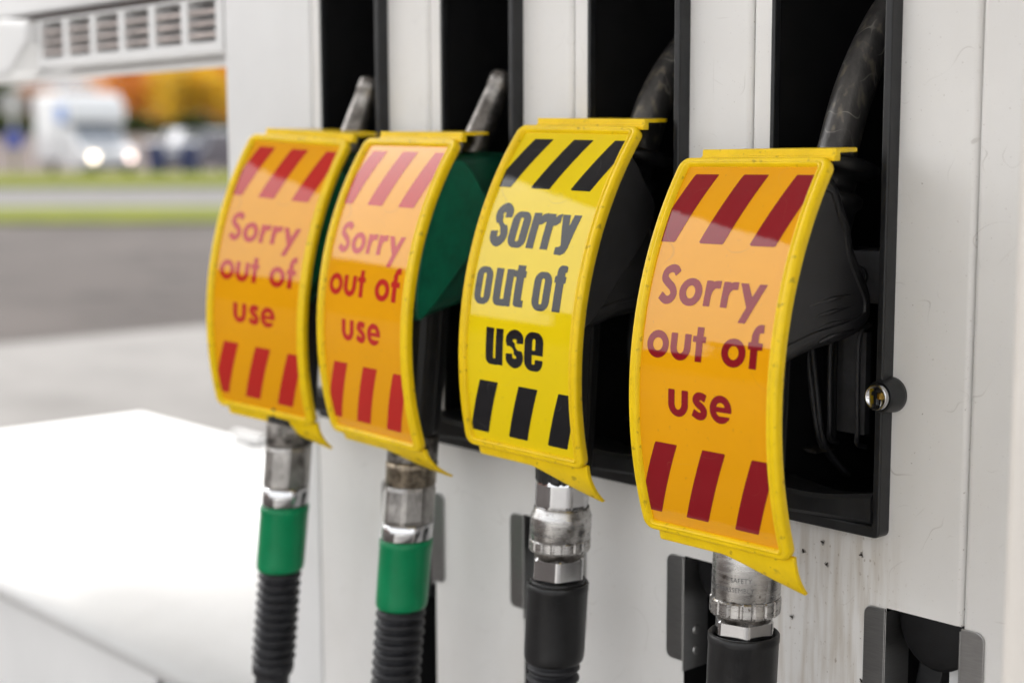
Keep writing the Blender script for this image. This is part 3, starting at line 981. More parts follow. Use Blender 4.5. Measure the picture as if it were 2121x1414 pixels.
def sign(k, label, face, ink, style):
    x, y, z, ya, pi_, ro = POSE[k]
    root = thing("out_of_use_sign", label, "sign", group="out of use signs on the nozzles")
    mw = (Matrix.Rotation(ya, 4, 'Z') @ Matrix.Rotation(ro, 4, 'Y') @ Matrix.Rotation(pi_, 4, 'X'))
    mw.translation = Vector((x, y, z + HC))
    root.matrix_world = mw
    HU, HV = 62.4, 129.3
    m = MB()
    prof = [(1.2, -4.6), (0.3, -4.3), (0.0, -3.6), (0.0, 0.4), (0.35, 1.4), (1.2, 2.2), (2.4, 2.45), (4.6, 2.35), (5.1, 2.0), (5.5, 2.5), (6.2, 2.9), (7.0, 2.7), (7.9, 1.8), (8.6, 0.2), (8.8, -0.6)]
    rs = []
    for t, h in prof:
        rs.append([surf(u - 1.5, v, h) for u, v in rrect(HU - t, HV - t * 0.78, 8.0 - t * 0.75)])
    m.rings(rs, cap0=False, cap1=False)
    us = np.linspace(-62.0, 58.5, 5)
    vs2 = np.linspace(-127, 127, 27)
    m.grid([[surf(u, v, -4.2) for v in vs2] for u in us])
    m.build("frame", MT['frame'], root)
    m = MB()
    us = np.linspace(-57.5, 54.5, 9)
    vs2 = np.linspace(-124, 124, 61)
    m.grid([[surf(u, v, 0) for v in vs2] for u in us])
    m.build("face", MT[face], root, fix=False)
    # printed writing and bars, as thin sheets on the face
    inner = lambda U, V: sd_rbox(U, V, -56.6, 53.4, -123.3, 123.3, 2.0)
    pts, fs = march(text_heavy if style == 'heavy' else text_round, -56, 56, -64, 66, 0.55)
    m = MB()
    m.add([surf(u, v, 0.15) for u, v in pts], fs, smooth=True)
    m.build("lettering", MT[ink], root, fix=False)
    for (u0, w, v0, v1, sl) in stripes(style):
        f = lambda U, V: np.maximum(sd_poly(U, V, [(u0, v0), (u0 + w, v0), (u0 + w + sl, v1), (u0 + sl, v1)]), inner(U, V))
        pts, fs = march(f, max(-57, min(u0, u0 + sl) - 1), min(57, u0 + w + 1), v0 - 1, v1 + 1, 1.3)
        m = MB()
        m.add([surf(u, v, 0.15) for u, v in pts], fs, smooth=True)
        m.build("stripe", MT[ink], root, fix=False)
    # upright ridge along the top edge
    inv = mw.to_3x3().inverted()
    d = inv @ Vector((0, 1, 0.02))
    up = inv @ Vector((0, 0, 1))
    m = MB()
    rs = []
    for u in (-49, 60.5):
        p = Vector(surf(u, -128.6, -0.6))
        q_ = lambda b, h: tuple(p + (d * b + up * h) / 1000)
        rs.append([q_(0.6, -1.0), q_(0.6, 2.2), q_(2.0, 2.6), q_(2.2, 6.8), q_(6.5, 6.8), q_(6.5, -1.0)])
    m.rings(rs, smooth=False)
    m.build("ridge", MT['frame'], root, bevel=0.0006)
    # flat tongue from the ridge back over the nozzle
    o = Vector(surf(0, -128.6, -0.6)) + (d * 6.2 + up * 4.0) / 1000
    pts = [(-48, 0), (60, 0), (60, 10), (57, 22), (48, 34), (34, 42), (16, 46), (-4, 46), (-22, 42), (-36, 33), (-44, 20)]
    m = MB()
    m.prism(pts, 0, 2.6, lambda u, b, h: tuple(o + Vector((1, 0, 0)) * (u / 1000) + d * (b / 1000) + up * (h / 1000)))
    m.build("tongue", MT['frame'], root, bevel=0.0006)
    # skirt under the bottom edge, longer to the right, flaring back
    m = MB()
    us = np.linspace(-54, 60.6, 24)
    top, bot = [], []
    fr, bk = [], []
    for u in us:
        q = (u + 54) / 114.6
        fl, lg = {1: (1.35, 0.95), 2: (2.3, 1.0), 3: (1.1, 1.22), 4: (1.0, 1.05)}[k]
        ln = 9.5 + 18.5 * lg * max(0, (q - 0.48) / 0.52) ** 1.25
        row = []
        for s_ in np.linspace(0, 1, 7):
            dd = ln * s_
            back = fl * (0.10 * dd + 0.0115 * dd * dd)
            down = dd * (1.0 - 0.003 * dd)
            row.append(Vector(surf(u, 128.0, -1.6)) + (d * back - up * down) / 1000)
        fr.append(row)
        bk.append([p + d * (0.0024 + 0.0006 * q) + up * 0.0008 for p in row])
    rs = [f_ + b_[::-1] for f_, b_ in zip(fr, bk)]
    m.rings(rs, smooth=True)
    m.build("skirt", MT['frame'], root, bevel=0.0005)
    return root


sign(1, "orange sign with red writing on the leftmost nozzle, beside the plain white column", 'orange', 'red', 'round')
sign(2, "orange sign with red writing on the green nozzle, just left of the yellow black-lettered sign", 'orange', 'red', 'round')
sign(3, "bright yellow sign with heavy black writing and black bars", 'yellow', 'ink', 'heavy')
sign(4, "large orange sign with dark red writing, nearest the round chrome lock", 'orange', 'darkred', 'round')

# ------------------------------------------------------------------ nozzles and hoses
NX = {1: -1.147, 2: -0.990, 3: -0.822, 4: -0.634}
AX = {1: (-0.092, -0.256, 0.112), 2: (-0.076, -0.256, 0.108), 3: (-0.064, -0.256, 0.070), 4: (-0.0755, -0.278, 0.050)}  # y0, z0, lean


def axis(k):
    y0, z0, s = AX[k]
    return lambda z: (0.0, y0 + s * (z - z0))


def lathe(k, prof, n=64, mod=None):
    f = axis(k)
    return frame_path(f, prof, n, mod=mod)


def inset(poly, d):
    n = len(poly)
    out = []
    for i in range(n):
        a, b, c = Vector(poly[i - 1]), Vector(poly[i]), Vector(poly[(i + 1) % n])
        e1, e2 = (b - a).normalized(), (c - b).normalized()
        nrm = Vector((-(e1.y + e2.y), e1.x + e2.x))
        nrm = nrm.normalized() if nrm.length > 1e-6 else Vector((-e1.y, e1.x))
        out.append(b + nrm * d)
    return out


def smooth_poly(pts, n=5):
    P = [np.array(p, float) for p in pts]
    N = len(P)
    out = []
    for i in range(N):
        a, b, c, d = P[i - 1], P[i], P[(i + 1) % N], P[(i + 2) % N]
        for q in range(n):
            t = q / n
            out.append(tuple(0.5 * (2 * b + (c - a) * t + (2 * a - 5 * b + 4 * c - d) * t * t + (3 * b - a - 3 * c + d) * t ** 3)))
    return out


CASE = {
 'a': [(-72, -6), (-40, -3), (0, -3), (24, -8), (20, -18), (8, -32), (-4, -48), (-12, -66), (-17, -86), (-17, -104), (-24, -116), (-44, -125), (-70, -131), (-98, -136), (-104, -110), (-100, -70), (-88, -34)],
 'b': [(-70, -14), (-52, -12), (-34, -18), (-24, -34), (-15, -50), (-11, -64), (-2, -78), (7, -92), (10, -104), (7, -116), (-6, -124), (-28, -128), (-55, -131), (-96, -137), (-104, -112), (-100, -70), (-88, -34)],
}


def sign_back(k, z, marg):
    x, y0, z0, ya, pi_, ro = POSE[k]
    best = 9
    for v in range(-130, 131, 5):
        a = v / 1000 / SR
        ly, lz = SR - SR * math.cos(a), -SR * math.sin(a)
        yy = y0 + ly * math.cos(pi_) - lz * math.sin(pi_)
        zz = z0 + ly * math.sin(pi_) + lz * math.cos(pi_)
        if abs(zz - z) < best:
            best = abs(zz - z)
            out = yy
    return out + marg


def behind_sign(k, pts):
    mg = {1: 0.021, 2: 0.015, 3: 0.015, 4: 0.014}[k]
    return [(max(a, sign_back(k, b, mg)), b) for a, b in pts]


def nozzle(k, label, kindc):
    root = thing("fuel_nozzle", label, "fuel nozzle", (NX[k], 0, HC), group="fuel nozzles hanging in their wells")
    f = axis(k)
    dz = {1: 0, 2: 0, 3: 0.006, 4: 0.0}[k]
    green = k in (1, 2)
    case_m = MT['green'] if green else MT['ribs']
    oy = (f(-0.256)[1] + 0.0755) + (0.004 if k == 3 else 0)
    poly = smooth_poly(behind_sign(k, [(a / 1000 + oy, b / 1000 + dz) for a, b in CASE['a' if green else 'b']]))
    m = MB()
    layers = [(-0.036, 0.010), (-0.0345, 0.005), (-0.031, 0.0018), (-0.025, 0), (0.025, 0), (0.031, 0.0018), (0.0345, 0.005), (0.036, 0.010)]
    area = sum(poly[i - 1][0] * poly[i][1] - poly[i][0] * poly[i - 1][1] for i in range(len(poly)))
    sg = 1 if area > 0 else -1
    rs = [[(h, p[0], p[1]) for p in inset(poly, sg * d_)] for h, d_ in layers]
    m.rings(rs, smooth=True)
    cs = m.build("casing", case_m, root)
    m = MB()                                # moulded seam bead round the side of the casing
    o1, o2, o3, o4 = inset(poly, sg * 0.0115), inset(poly, sg * 0.0125), inset(poly, sg * 0.0140), inset(poly, sg * 0.0150)
    m.rings([[(0.0348, p[0], p[1]) for p in o1], [(0.0374, p[0], p[1]) for p in o2], [(0.0374, p[0], p[1]) for p in o3], [(0.0348, p[0], p[1]) for p in o4]], smooth=False, cap0=False, cap1=False)
    if k != 2:
        m.build("seam_bead", case_m, cs)
    if k == 4:
        for q in range(4):                  # finger grooves moulded low on the casing
            z_ = -0.096 - 0.008 * q
            m = MB()
            m.tube([(0.0352, -0.062 + 0.004 * q, z_ - 0.004), (0.0362, -0.040, z_ - 0.001), (0.0352, -0.016 + 0.001 * q, z_ + 0.001)], [0.0008, 0.0016, 0.0008], 8)
            m.build("grip_rib", case_m, cs)
    if green or k == 3:
        # raised side cover with a sweeping lower edge
        cov = [(-62, -10), (-46, -13), (-33, -30), (-22, -50), (-32, -71), (-50, -92), (-70, -112), (-84, -126), (-98, -134), (-103, -110), (-99, -70), (-86, -34)]
        poly2 = smooth_poly(behind_sign(k, [(a / 1000 + oy, b / 1000 + dz) for a, b in cov]), 4)
        m = MB()
        rs = [[(h, p[0], p[1]) for p in inset(poly2, sg * d_)] for h, d_ in ((0.034, 0.0), (0.0388, 0.0), (0.0398, 0.0012))]
        m.rings(rs, smooth=False)
        m.build("side_cover", MT['green2'] if green else MT['ribs'], root)
    # spout with its collar
    if green:
        b0 = Vector((0, -0.022 + oy, 0.002)); e0 = Vector((0, 0.004 + oy * 1.0, 0.068))
        if k == 2:
            b0 = Vector((0, -0.006, 0.002)); e0 = Vector((0, 0.028, 0.062))
        else:
            b0 = Vector((0, -0.022, 0.002)); e0 = Vector((0, 0.006, 0.062))
        dr = (e0 - b0).normalized()
        pth = [b0 - dr * 0.02, b0, b0 + (e0 - b0) * 0.5, e0 - dr * 0.0135, e0 - dr * 0.013, e0 - dr * 0.003, e0]
        rd = [0.0118, 0.0118, 0.0112, 0.0104, 0.0112, 0.0112, 0.0098]
        m = MB()
        m.tube(pth, rd, 32)
        m.build("spout", MT['spoutA'], root)
    else:
        if k == 4:
            p0 = [(0, 0.002, -0.03), (0, 0.015, 0.003), (0, 0.026, 0.030), (0, 0.042, 0.058), (0, 0.064, 0.086), (0, 0.088, 0.108)]
        else:
            p0 = [(0, 0.014, -0.012), (0, 0.024, 0.014), (0, 0.034, 0.034), (0, 0.050, 0.056), (0, 0.072, 0.078), (0, 0.096, 0.096)]
        m = MB()
        m.tube(catm3(p0), 0.0138, 36)
        m.build("spout", MT['spoutB'], root)
    # splash flange rings round the spout root
    ax_ = Vector((0, 0.22, 0.97)).normalized()
    c0 = Vector((0, {1: -0.022, 2: -0.010, 3: 0.004, 4: 0.003}[k], -0.0125 + dz))
    side = Vector((1, 0, 0))
    oth = ax_.cross(side)
    m = MB()
    rs = []
    for t, r_ in ((0.004, 0.014), (0.004, 0.030), (0.002, 0.034), (-0.004, 0.034), (-0.006, 0.030), (-0.007, 0.021), (-0.016, 0.020), (-0.018, 0.024), (-0.020, 0.0265), (-0.025, 0.0265), (-0.028, 0.023), (-0.05, 0.021)):
        rs.append([c0 + ax_ * t + (side * math.cos(a) + oth * math.sin(a)) * r_ for a in np.linspace(0, 2 * math.pi, 48, endpoint=False)])
    m.rings(rs)
    m.build("splash_flange", MT['green'] if green else MT['rubber'], root)
    # grip
    zt_, zb_ = -0.110 + dz, AX[k][1] + {1: 0.012, 2: 0.022, 3: 0.006, 4: 0.02}[k]
    prof = [(zt_, 0.019), (zt_ - 0.02, 0.0215), (zb_ + 0.02, 0.0215), (zb_ + 0.004, 0.021), (zb_, 0.019)]
    m = MB()
    groove = lambda a: 1.0 - 0.035 * (1 if (a * 14 / (2 * math.pi)) % 1 < 0.22 else 0)
    m.rings(lathe(k, prof, 112, groove), smooth=False)
    m.build("grip", MT['rubber'], root)
    # swivel coupling, per nozzle
    def part(name, prof, mm, n=64, mod=None, smooth=True, bevel=0.0):
        q = MB()
        q.rings(lathe(k, prof, n, mod), smooth=smooth)
        return q.build(name, mm, root, bevel=bevel, segs=1)
    if k == 1:
        part("collar", [(-0.240, 0.0205), (-0.243, 0.0215), (-0.261, 0.0215), (-0.263, 0.0205)], MT['dirty'])
        part("hex_coupling", [(-0.2625, 0.0200), (-0.266, 0.0207), (-0.297, 0.0207), (-0.300, 0.0202)], MT['hexsteel'], 96, hexmod(8, 0.2), False)
        part("polished_ring", [(-0.2995, 0.0205), (-0.301, 0.0213), (-0.3135, 0.0213), (-0.315, 0.0206), (-0.320, 0.0195)], MT['chrome'])
    elif k == 2:
        part("collar", [(-0.234, 0.0200), (-0.236, 0.0210), (-0.254, 0.0212), (-0.256, 0.0205)], MT['dirty'])
        part("brass_ring", [(-0.2555, 0.0208), (-0.2565, 0.0217), (-0.2615, 0.0217), (-0.262, 0.0213), (-0.274, 0.0214), (-0.2755, 0.0205)], MT['bronze'])
        part("hex_coupling", [(-0.275, 0.0205), (-0.279, 0.0217), (-0.303, 0.0217), (-0.307, 0.0210)], MT['hexsteel'], 96, hexmod(8, 0.45), False)
        part("polished_ring", [(-0.3065, 0.0208), (-0.308, 0.0216), (-0.3185, 0.0216), (-0.320, 0.0209), (-0.325, 0.0195)], MT['chrome'])
    elif k == 3:
        part("top_nut", [(-0.246, 0.0203), (-0.249, 0.0207), (-0.2645, 0.0207), (-0.2665, 0.0203)], MT['chrome'], 96, hexmod(8, 0.1), False)
        sb = part("swivel_body", [(-0.2665, 0.0205), (-0.2670, 0.0210), (-0.2695, 0.0213), (-0.2735, 0.0230), (-0.2745, 0.0231), (-0.2905, 0.0231), (-0.2912, 0.0226)], MT['steel'])
        part("knurled_ring", [(-0.2912, 0.0228), (-0.292, 0.0233), (-0.2985, 0.0233), (-0.300, 0.0225)], MT['steel'], 144, lambda a: 1.0 - 0.035 * (1 if (a * 18 / (2 * math.pi)) % 1 < 0.25 else 0), False)
        part("seal_neck", [(-0.2995, 0.0195), (-0.3015, 0.0188), (-0.3055, 0.0188)], MT['dirty'])
    else:
        part("swivel_body", [(-0.252, 0.0215), (-0.255, 0.0228), (-0.292, 0.0228), (-0.293, 0.0223)], MT['steel'])
        part("knurled_ring", [(-0.293, 0.0226), (-0.294, 0.0235), (-0.3025, 0.0235), (-0.304, 0.0226)], MT['steel'], 144, lambda a: 1.0 - 0.035 * (1 if (a * 18 / (2 * math.pi)) % 1 < 0.25 else 0), False)
        part("seal_neck", [(-0.3035, 0.0190), (-0.305, 0.0183), (-0.308, 0.0183)], MT['dirty'])
    return root


nozzles = {1: nozzle(1, "green nozzle with short grey spout behind the leftmost orange sign", 'petrol'),
           2: nozzle(2, "green nozzle showing its broad side cover between the second orange sign and the yellow sign", 'petrol'),
           3: nozzle(3, "black nozzle with dirty curved spout behind the yellow sign", 'diesel'),
           4: nozzle(4, "black nozzle with scratched curved spout in the well with the round lock", 'diesel')}


def hose(k, label):
    root = thing("fuel_hose", label, "fuel hose", (NX[k], 0, HC), group="hoses hanging from the nozzles")
    def part(name, prof, mm, n=64, mod=None, smooth=True):
        q = MB()
        q.rings(lathe(k, prof, n, mod), smooth=smooth)
        return q.build(name, mm, root)
    if k in (1, 2):
        zt, zb, r_ = (-0.3165, -0.3755, 0.0221) if k == 1 else (-0.3205, -0.3785, 0.0223)
        sm = MT['sleeve']
        cr, cz0, cz1 = (0.0197, zb - 0.001, -0.458) if k == 1 else (0.0209, zb - 0.001, -0.62)
    else:
        zt, zb, r_ = (-0.3245, -0.386, 0.0236) if k == 3 else (-0.3175, -0.385, 0.0237)
        sm = MT['rubber']
        cr, cz0, cz1 = 0.0203, zb - 0.001, -0.60
        h0 = -0.304 if k == 3 else -0.3065
        h1 = -0.3225 if k == 3 else -0.322
        hr = 0.0207 if k == 3 else 0.0203
        part("hex_nut", [(h0, hr * 0.90), (h0 - 0.0022, hr), (h1 + 0.002, hr), (h1, hr * 0.93)], MT['chrome'], 96, hexmod(6, 0.25), False)
        part("rubber_collar", [(h1 + 0.0005, 0.0205), (h1 - 0.0008, 0.0212), (zt - 0.006, 0.0212)], MT['rubber'])
    part("sleeve", [(zt - 0.004, r_ * 0.90), (zt, r_ * 0.925), (zt, r_ * 0.97), (zt - 0.001, r_), (zt - 0.006, r_), (zt - 0.0066, r_ * 0.985), (zb + 0.008, r_ * 0.975), (zb + 0.004, r_ * 0.965), (zb + 0.0015, r_ * 0.93), (zb + 0.0004, r_ * 0.88), (zb, r_ * 0.8)], sm)
    # ribbed bend guard
    prof = []
    z = cz0
    pitch = 0.0082
    prof.append((z, cr * 0.86))
    while z > cz1:
        for dz_, s_ in ((0.0004, 0.84), (0.0014, 0.95), (0.0024, 0.99), (0.0034, 1.0), (0.0044, 0.99), (0.0054, 0.95), (0.0062, 0.84), (0.0066, 0.79), (0.0080, 0.79)):
            prof.append((z - dz_, cr * s_))
        z -= pitch
    if k == 1:
        prof += [(z, 0.0185), (z - 0.004, 0.0190), (z - 0.010, 0.0180), (z - 0.012, 0.0158)]
    part("bend_guard", prof, MT['hose'])
    # plain hose running down and back into the cabinet
    f = axis(k)
    ze = z - 0.008
    y1 = f(ze)[1]
    pth = [(0, y1, ze + 0.02), (0, y1, ze), (0, y1 - 0.006, ze - 0.08), (0, y1 - 0.002, -0.80), (0, -0.04, -0.90), (0, 0.0, -0.925), (0, 0.03, -0.93)]
    m = MB()
    m.tube(catm3(pth), 0.0153, 32)
    m.build("hose_line", MT['hose'], root)
    return root


hose(1, "hose with short green sleeve hanging under the leftmost orange sign")
hose(2, "hose with long green sleeve and open ribs under the second orange sign")
hose(3, "black sleeved hose under the yellow sign")
hose(4, "black sleeved hose cut by the picture's lower edge under the nearest orange sign")


# engraved words on the aluminium swivels
def engraving(k, rows, r_, a0):
    f = axis(k)
    m = MB()
    for txt, size, zc, ang in rows:
        cu = bpy.data.curves.new("engraving", 'FONT')
        cu.body = txt
        cu.size = size
        cu.resolution_u = 2
        ob = bpy.data.objects.new("engraving", cu)
        me = bpy.data.meshes.new_from_object(ob)
        vs_ = []
        for v in me.vertices:
            a = ang + v.co.x / r_
            c = f(zc)
            vs_.append((c[0] + r_ * math.cos(a), c[1] + r_ * math.sin(a), zc + v.co.y))
        m.add(vs_, [tuple(p.vertices) for p in me.polygons])
        bpy.data.objects.remove(ob)
        bpy.data.curves.remove(cu)
        bpy.data.meshes.remove(me)
    m.build("engraving", MT['engrave'], nozzles[k], fix=False)


engraving(3, [("BREAK.EN", 0.0042, -0.2815, rad(180 + 22)), ("TO PERSONNEL ONLY", 0.0042, -0.2868, rad(180 + 22)), ("CE", 0.0042, -0.2800, rad(330))], 0.02318, 0)
engraving(4, [("ELAFLEX", 0.0044, -0.2790, rad(180 + 24)), ("SAFETY", 0.0044, -0.2790, rad(282)), ("WARNING REASSEMBLY", 0.0044, -0.2855, rad(180 + 24))], 0.02288, 0)

# ------------------------------------------------------------------ dead insects stuck to the panel
spots = [(-0.629, -0.2696, 0.4, "under the last well, uppermost of the group"), (-0.6452, -0.2789, 1.2, "close to the nearest orange sign"), (-0.597, -0.2722, -0.3, "under the last well's lower right corner"),
         (-0.6249, -0.2842, 2.2, "lowest under the last well"), (-0.6541, -0.3282, 0.2, "beside the nearest hose"), (-0.5944, -0.3592, 0.9, "beside the lower right steel plate")]
for x, z, an, wh in spots:
    t = thing("dead_insect", "tiny dead black insect on the white panel, " + wh, "insect", (x, -0.0009, HC + z), group="dead insects on the panel")
    t.rotation_euler = (0, an, 0)
    m = MB()
    m.tube([(-0.0016, 0, 0), (-0.0009, 0, 0), (-0.0004, 0, 0), (0.0002, 0, 0), (0.0008, 0, 0), (0.0014, 0, 0)], [0.0002, 0.0006, 0.0004, 0.0007, 0.0005, 0.0002], 8)
    for s_ in (-1, 1):
        for q in (-0.0004, 0.0004, 0.0009):
            m.tube([(q, 0, 0), (q + 0.0004, 0, s_ * 0.0012), (q + 0.0002, 0.0004, s_ * 0.0019)], 0.00012, 5)
    m.build("body", MT['insect'], t)
    m = MB()
    m.add([(0, -0.0003, 0), (-0.0018, -0.0002, 0.0006), (-0.0020, -0.0002, 0.0002)], [(0, 1, 2)])
    m.build("wing", MT['slat'], t, fix=False)

# ------------------------------------------------------------------ setting
F = Vector((-0.7454, 0.6667, 0))            # forward direction over the ground
Rt = Vector((0.6667, 0.7454, 0))
C0 = Vector((0, -0.85, 0))


def rise(s):
    t = min(max((s - 61) / 24, 0), 1)
    return 1.9 * t * t * (3 - 2 * t)


def gp(s, r_, h=0.0):
    p = C0 + F * s + Rt * r_
    return (p.x, p.y, rise(s) + h)


def at(px, s, h=0.0):
    """ground point s metres out along the view, under photo column px"""
    c = s / 3187.3 * (px - 1060.5)
    return gp(s, c, h)


m = MB()
ss = list(np.linspace(-250, 20, 10)) + [40, 58] + list(np.linspace(60, 88, 24)) + [150, 300, 600, 1200]
m.grid([[gp(s, q) for q in np.linspace(-900, 900, 13)] for s in ss])
kind(m.build("ground", MT['asphalt']))

m = MB()
m.box(-8.05, 18, -0.75, 16, -0.05, 0.004)
kind(m.build("concrete_apron", MT['concrete']))
m = MB()
m.box(-1.2, 18, -30, -1.0, -0.05, 0.0042)  # unseen pale ground, enlarged and lightened to bounce light onto the panels
kind(m.build("bounce_ground", MT['bounce']))
def strip(name, s0, s1, mm, h=0.006):
    q = MB()
    sz = np.linspace(s0, s1, 12)
    rows = [[gp(s, r_, h) for r_ in np.linspace(-90, 60, 4)] for s in sz]
    q.grid(rows)
    for r0 in (rows[0], rows[-1]):
        q.grid([r0, [(p[0], p[1], p[2] - 0.1) for p in r0]])
    return kind(q.build(name, mm))
strip("grass_verge", 22.0, 27.5, MT['grass'], 0.05)
strip("road", 28.0, 42.6, MT['road'], 0.008)
m = MB()                                   # grassed bank before the far road
rows = [[gp(s_, r_, h_) for r_ in np.linspace(-90, 60, 4)] for s_, h_ in ((43.0, -0.05), (43.0, 0.05), (46, 0.10), (49, 0.22), (51.5, 0.28), (53.5, 0.27), (54.0, 0.18), (54.0, -0.05))]
m.grid(rows)
kind(m.build("grass_bank", MT['grass']))
strip("far_road", 54.4, 63.0, MT['road'], 0.008)
strip("pavement", 63.2, 82.0, MT['pave'], 0.02)

# canopy over the pumps
cn = thing("canopy", "flat white forecourt canopy high over the pumps", "canopy", (0, 0, 0))
m = MB()
m.box(-4.40, 9, -6.3, 6.5, 4.05, 4.10)
m.build("soffit", MT['soffit'], cn)
m = MB()
m.box(-4.42, 9.02, -6.32, 6.52, 4.102, 4.9)
m.build("roof", MT['soffit'], cn, bevel=0.02)
m = MB()
m.box(3.2, 3.6, 0.1, 0.5, 0.006, 4.049)
m.build("pillar", MT['white'], cn, bevel=0.02)

# ------------------------------------------------------------------ background things
def local_face(px, s):
    """yaw so that an object's -Y side looks back to the camera"""
    return math.atan2(F.y, F.x) - math.pi / 2


YAW = local_face(0, 0)

# box van with lit headlights
van = thing("box_van", "white high-roofed box van with lit headlights on the far road", "van", at(222, 58.0, 0.008), rz=YAW + rad(33))
m = MB()
m.prism([(-1.0, 0.45), (-1.0, 0.80), (-0.96, 1.00), (-0.35, 1.18), (0.0, 1.22), (0.85, 1.95), (2.0, 2.0), (2.0, 0.40), (-0.9, 0.40)], -0.98, 0.98, lambda y, z, x: (x, y, z))
m.build("cab", MT['vanwhite'], van, bevel=0.08, segs=3)
m = MB()
m.prism([(0.35, 2.06), (0.55, 2.75), (0.95, 3.15), (5.2, 3.2), (5.2, 0.62), (2.05, 0.62), (2.05, 2.02)], -1.05, 1.05, lambda y, z, x: (x, y, z))
bx = m.build("cargo_box", MT['vanwhite'], van, bevel=0.1, segs=3)
m = MB()
m.box(-1.062, -1.052, 0.9, 2.3, 2.1, 2.75)
m.box(-1.0, -0.55, 0.52, 0.60, 2.08, 2.6)
m.build("blue_panel", MT['vanblue'], bx)
m = MB()
m.prism([(0.02, 1.27), (0.78, 1.92), (0.76, 1.94), (0.0, 1.29)], -0.85, 0.85, lambda y, z, x: (x, y - 0.03, z))
m.build("windscreen", MT['screen'], van)
m = MB()
m.box(-0.95, 0.95, -1.03, -0.9, 0.34, 0.52)
m.build("bumper", MT['tyre'], van, bevel=0.03)
for s_, mm in ((-1, 'lampwarm'), (1, 'lampdim')):
    m = MB()
    disc(m, (s_ * 0.70, -1.0, 0.78), [(0.04, 0.12), (-0.02, 0.115), (-0.045, 0.08), (-0.05, 0.02)], 20)
    m.build("headlight", MT[mm], van)
for y in (-0.25, 3.8):
    for s_ in (-1, 1):
        m = MB()
        m.tube([(s_ * 0.72, y, 0.34), (s_ * 0.74, y, 0.34), (s_ * 0.95, y, 0.34), (s_ * 0.97, y, 0.34)], [0.30, 0.34, 0.34, 0.30], 24)
        w = m.build("wheel", MT['tyre'], van)
        m = MB()
        m.tube([(s_ * 0.968, y, 0.34), (s_ * 0.98, y, 0.34)], [0.2, 0.18], 20)
        m.build("rim", MT['steel'], w)

# dark car with a glint on its windscreen
car = thing("dark_car", "dark blue car with a bright glint on its windscreen, right of the van", "car", at(405, 58.5, 0.008), rz=YAW + rad(-10))
m = MB()
m.prism([(-2.0, 0.40), (-2.05, 0.75), (-1.9, 1.02), (-1.0, 1.15), (-0.35, 1.78), (1.9, 1.80), (2.2, 1.10), (2.2, 0.40)], -0.92, 0.92, lambda y, z, x: (x, y, z))
m.build("body", MT['carblue'], car, bevel=0.08, segs=3)
m = MB()
m.prism([(-1.0, 1.19), (-0.40, 1.76), (-0.43, 1.78), (-1.03, 1.21)], -0.72, 0.72, lambda y, z, x: (x, y - 0.02, z))
m.build("windscreen", MT['glass'], car)
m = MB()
m.prism([(-0.97, 1.235), (-0.46, 1.765), (-0.48, 1.775), (-0.99, 1.245)], -0.55, -0.10, lambda y, z, x: (x, y - 0.04, z))  # mirror patch added over the dark glass to make the glint
m.build("glint_mirror", MT['chrome'], car)
for y in (-1.25, 1.35):
    for s_ in (-1, 1):
        m = MB()
        m.tube([(s_ * 0.68, y, 0.31), (s_ * 0.70, y, 0.31), (s_ * 0.87, y, 0.31), (s_ * 0.89, y, 0.31)], [0.27, 0.31, 0.31, 0.27], 24)
        w = m.build("wheel", MT['tyre'], car)
        m = MB()
        m.tube([(s_ * 0.888, y, 0.31), (s_ * 0.90, y, 0.31)], [0.19, 0.17], 20)
        m.build("rim", MT['steel'], w)
for s_ in (-1, 1):
    m = MB()
    m.box(s_ * 0.62 - 0.17, s_ * 0.62 + 0.17, -2.07, -1.96, 0.78, 0.92)
    m.build("headlight", MT['winglass'], car, bevel=0.02)

# wheelie bins
def bin_(px, s, label):
    t = thing("wheelie_bin", label, "bin", at(px, s, 0.27), group="blue bins on the far verge", rz=YAW)
    m = MB()
    m.rings([[(x, y, z) for x, y in ((-w, -w), (w, -w), (w, w), (-w, w))] for z, w in ((0.06, 0.20), (0.95, 0.28))], smooth=False)
    m.build("body", MT['bin'], t, bevel=0.02)
    m = MB()
    m.prism([(-0.32, 0.955), (-0.32, 1.0), (0.0, 1.08), (0.32, 1.06), (0.34, 0.955)], -0.30, 0.30, lambda y, z, x: (x, y, z))
    m.build("lid", MT['carblue'], t, bevel=0.015)
    for s_ in (-1, 1):
        m = MB()
        m.tube([(s_ * 0.21, 0.22, 0.1), (s_ * 0.27, 0.22, 0.1)], 0.1, 16)
        m.build("wheel", MT['tyre'], t)
bin_(330, 52.0, "dark blue bin on the verge, nearer the white van")
bin_(399, 52.5, "dark blue bin on the verge in front of the dark car")

# road sign left of the van
t = thing("road_sign", "pale round sign over a small blue sign, left of the van", "road sign", at(40, 52, 0.27), rz=YAW)
m = MB()
m.tube([(0, 0, 0), (0, 0, 2.7)], 0.045, 14)
m.build("post", MT['plate'], t)
m = MB()
disc(m, (0, -0.06, 2.25), [(0.012, 0.44), (-0.012, 0.45), (-0.014, 0.40)], 32)
m.build("round_plate", MT['plate'], t)
m = MB()
m.box(-0.30, 0.30, -0.07, -0.05, 0.85, 1.45)
m.build("blue_plate", MT['signblue'], t, bevel=0.01)


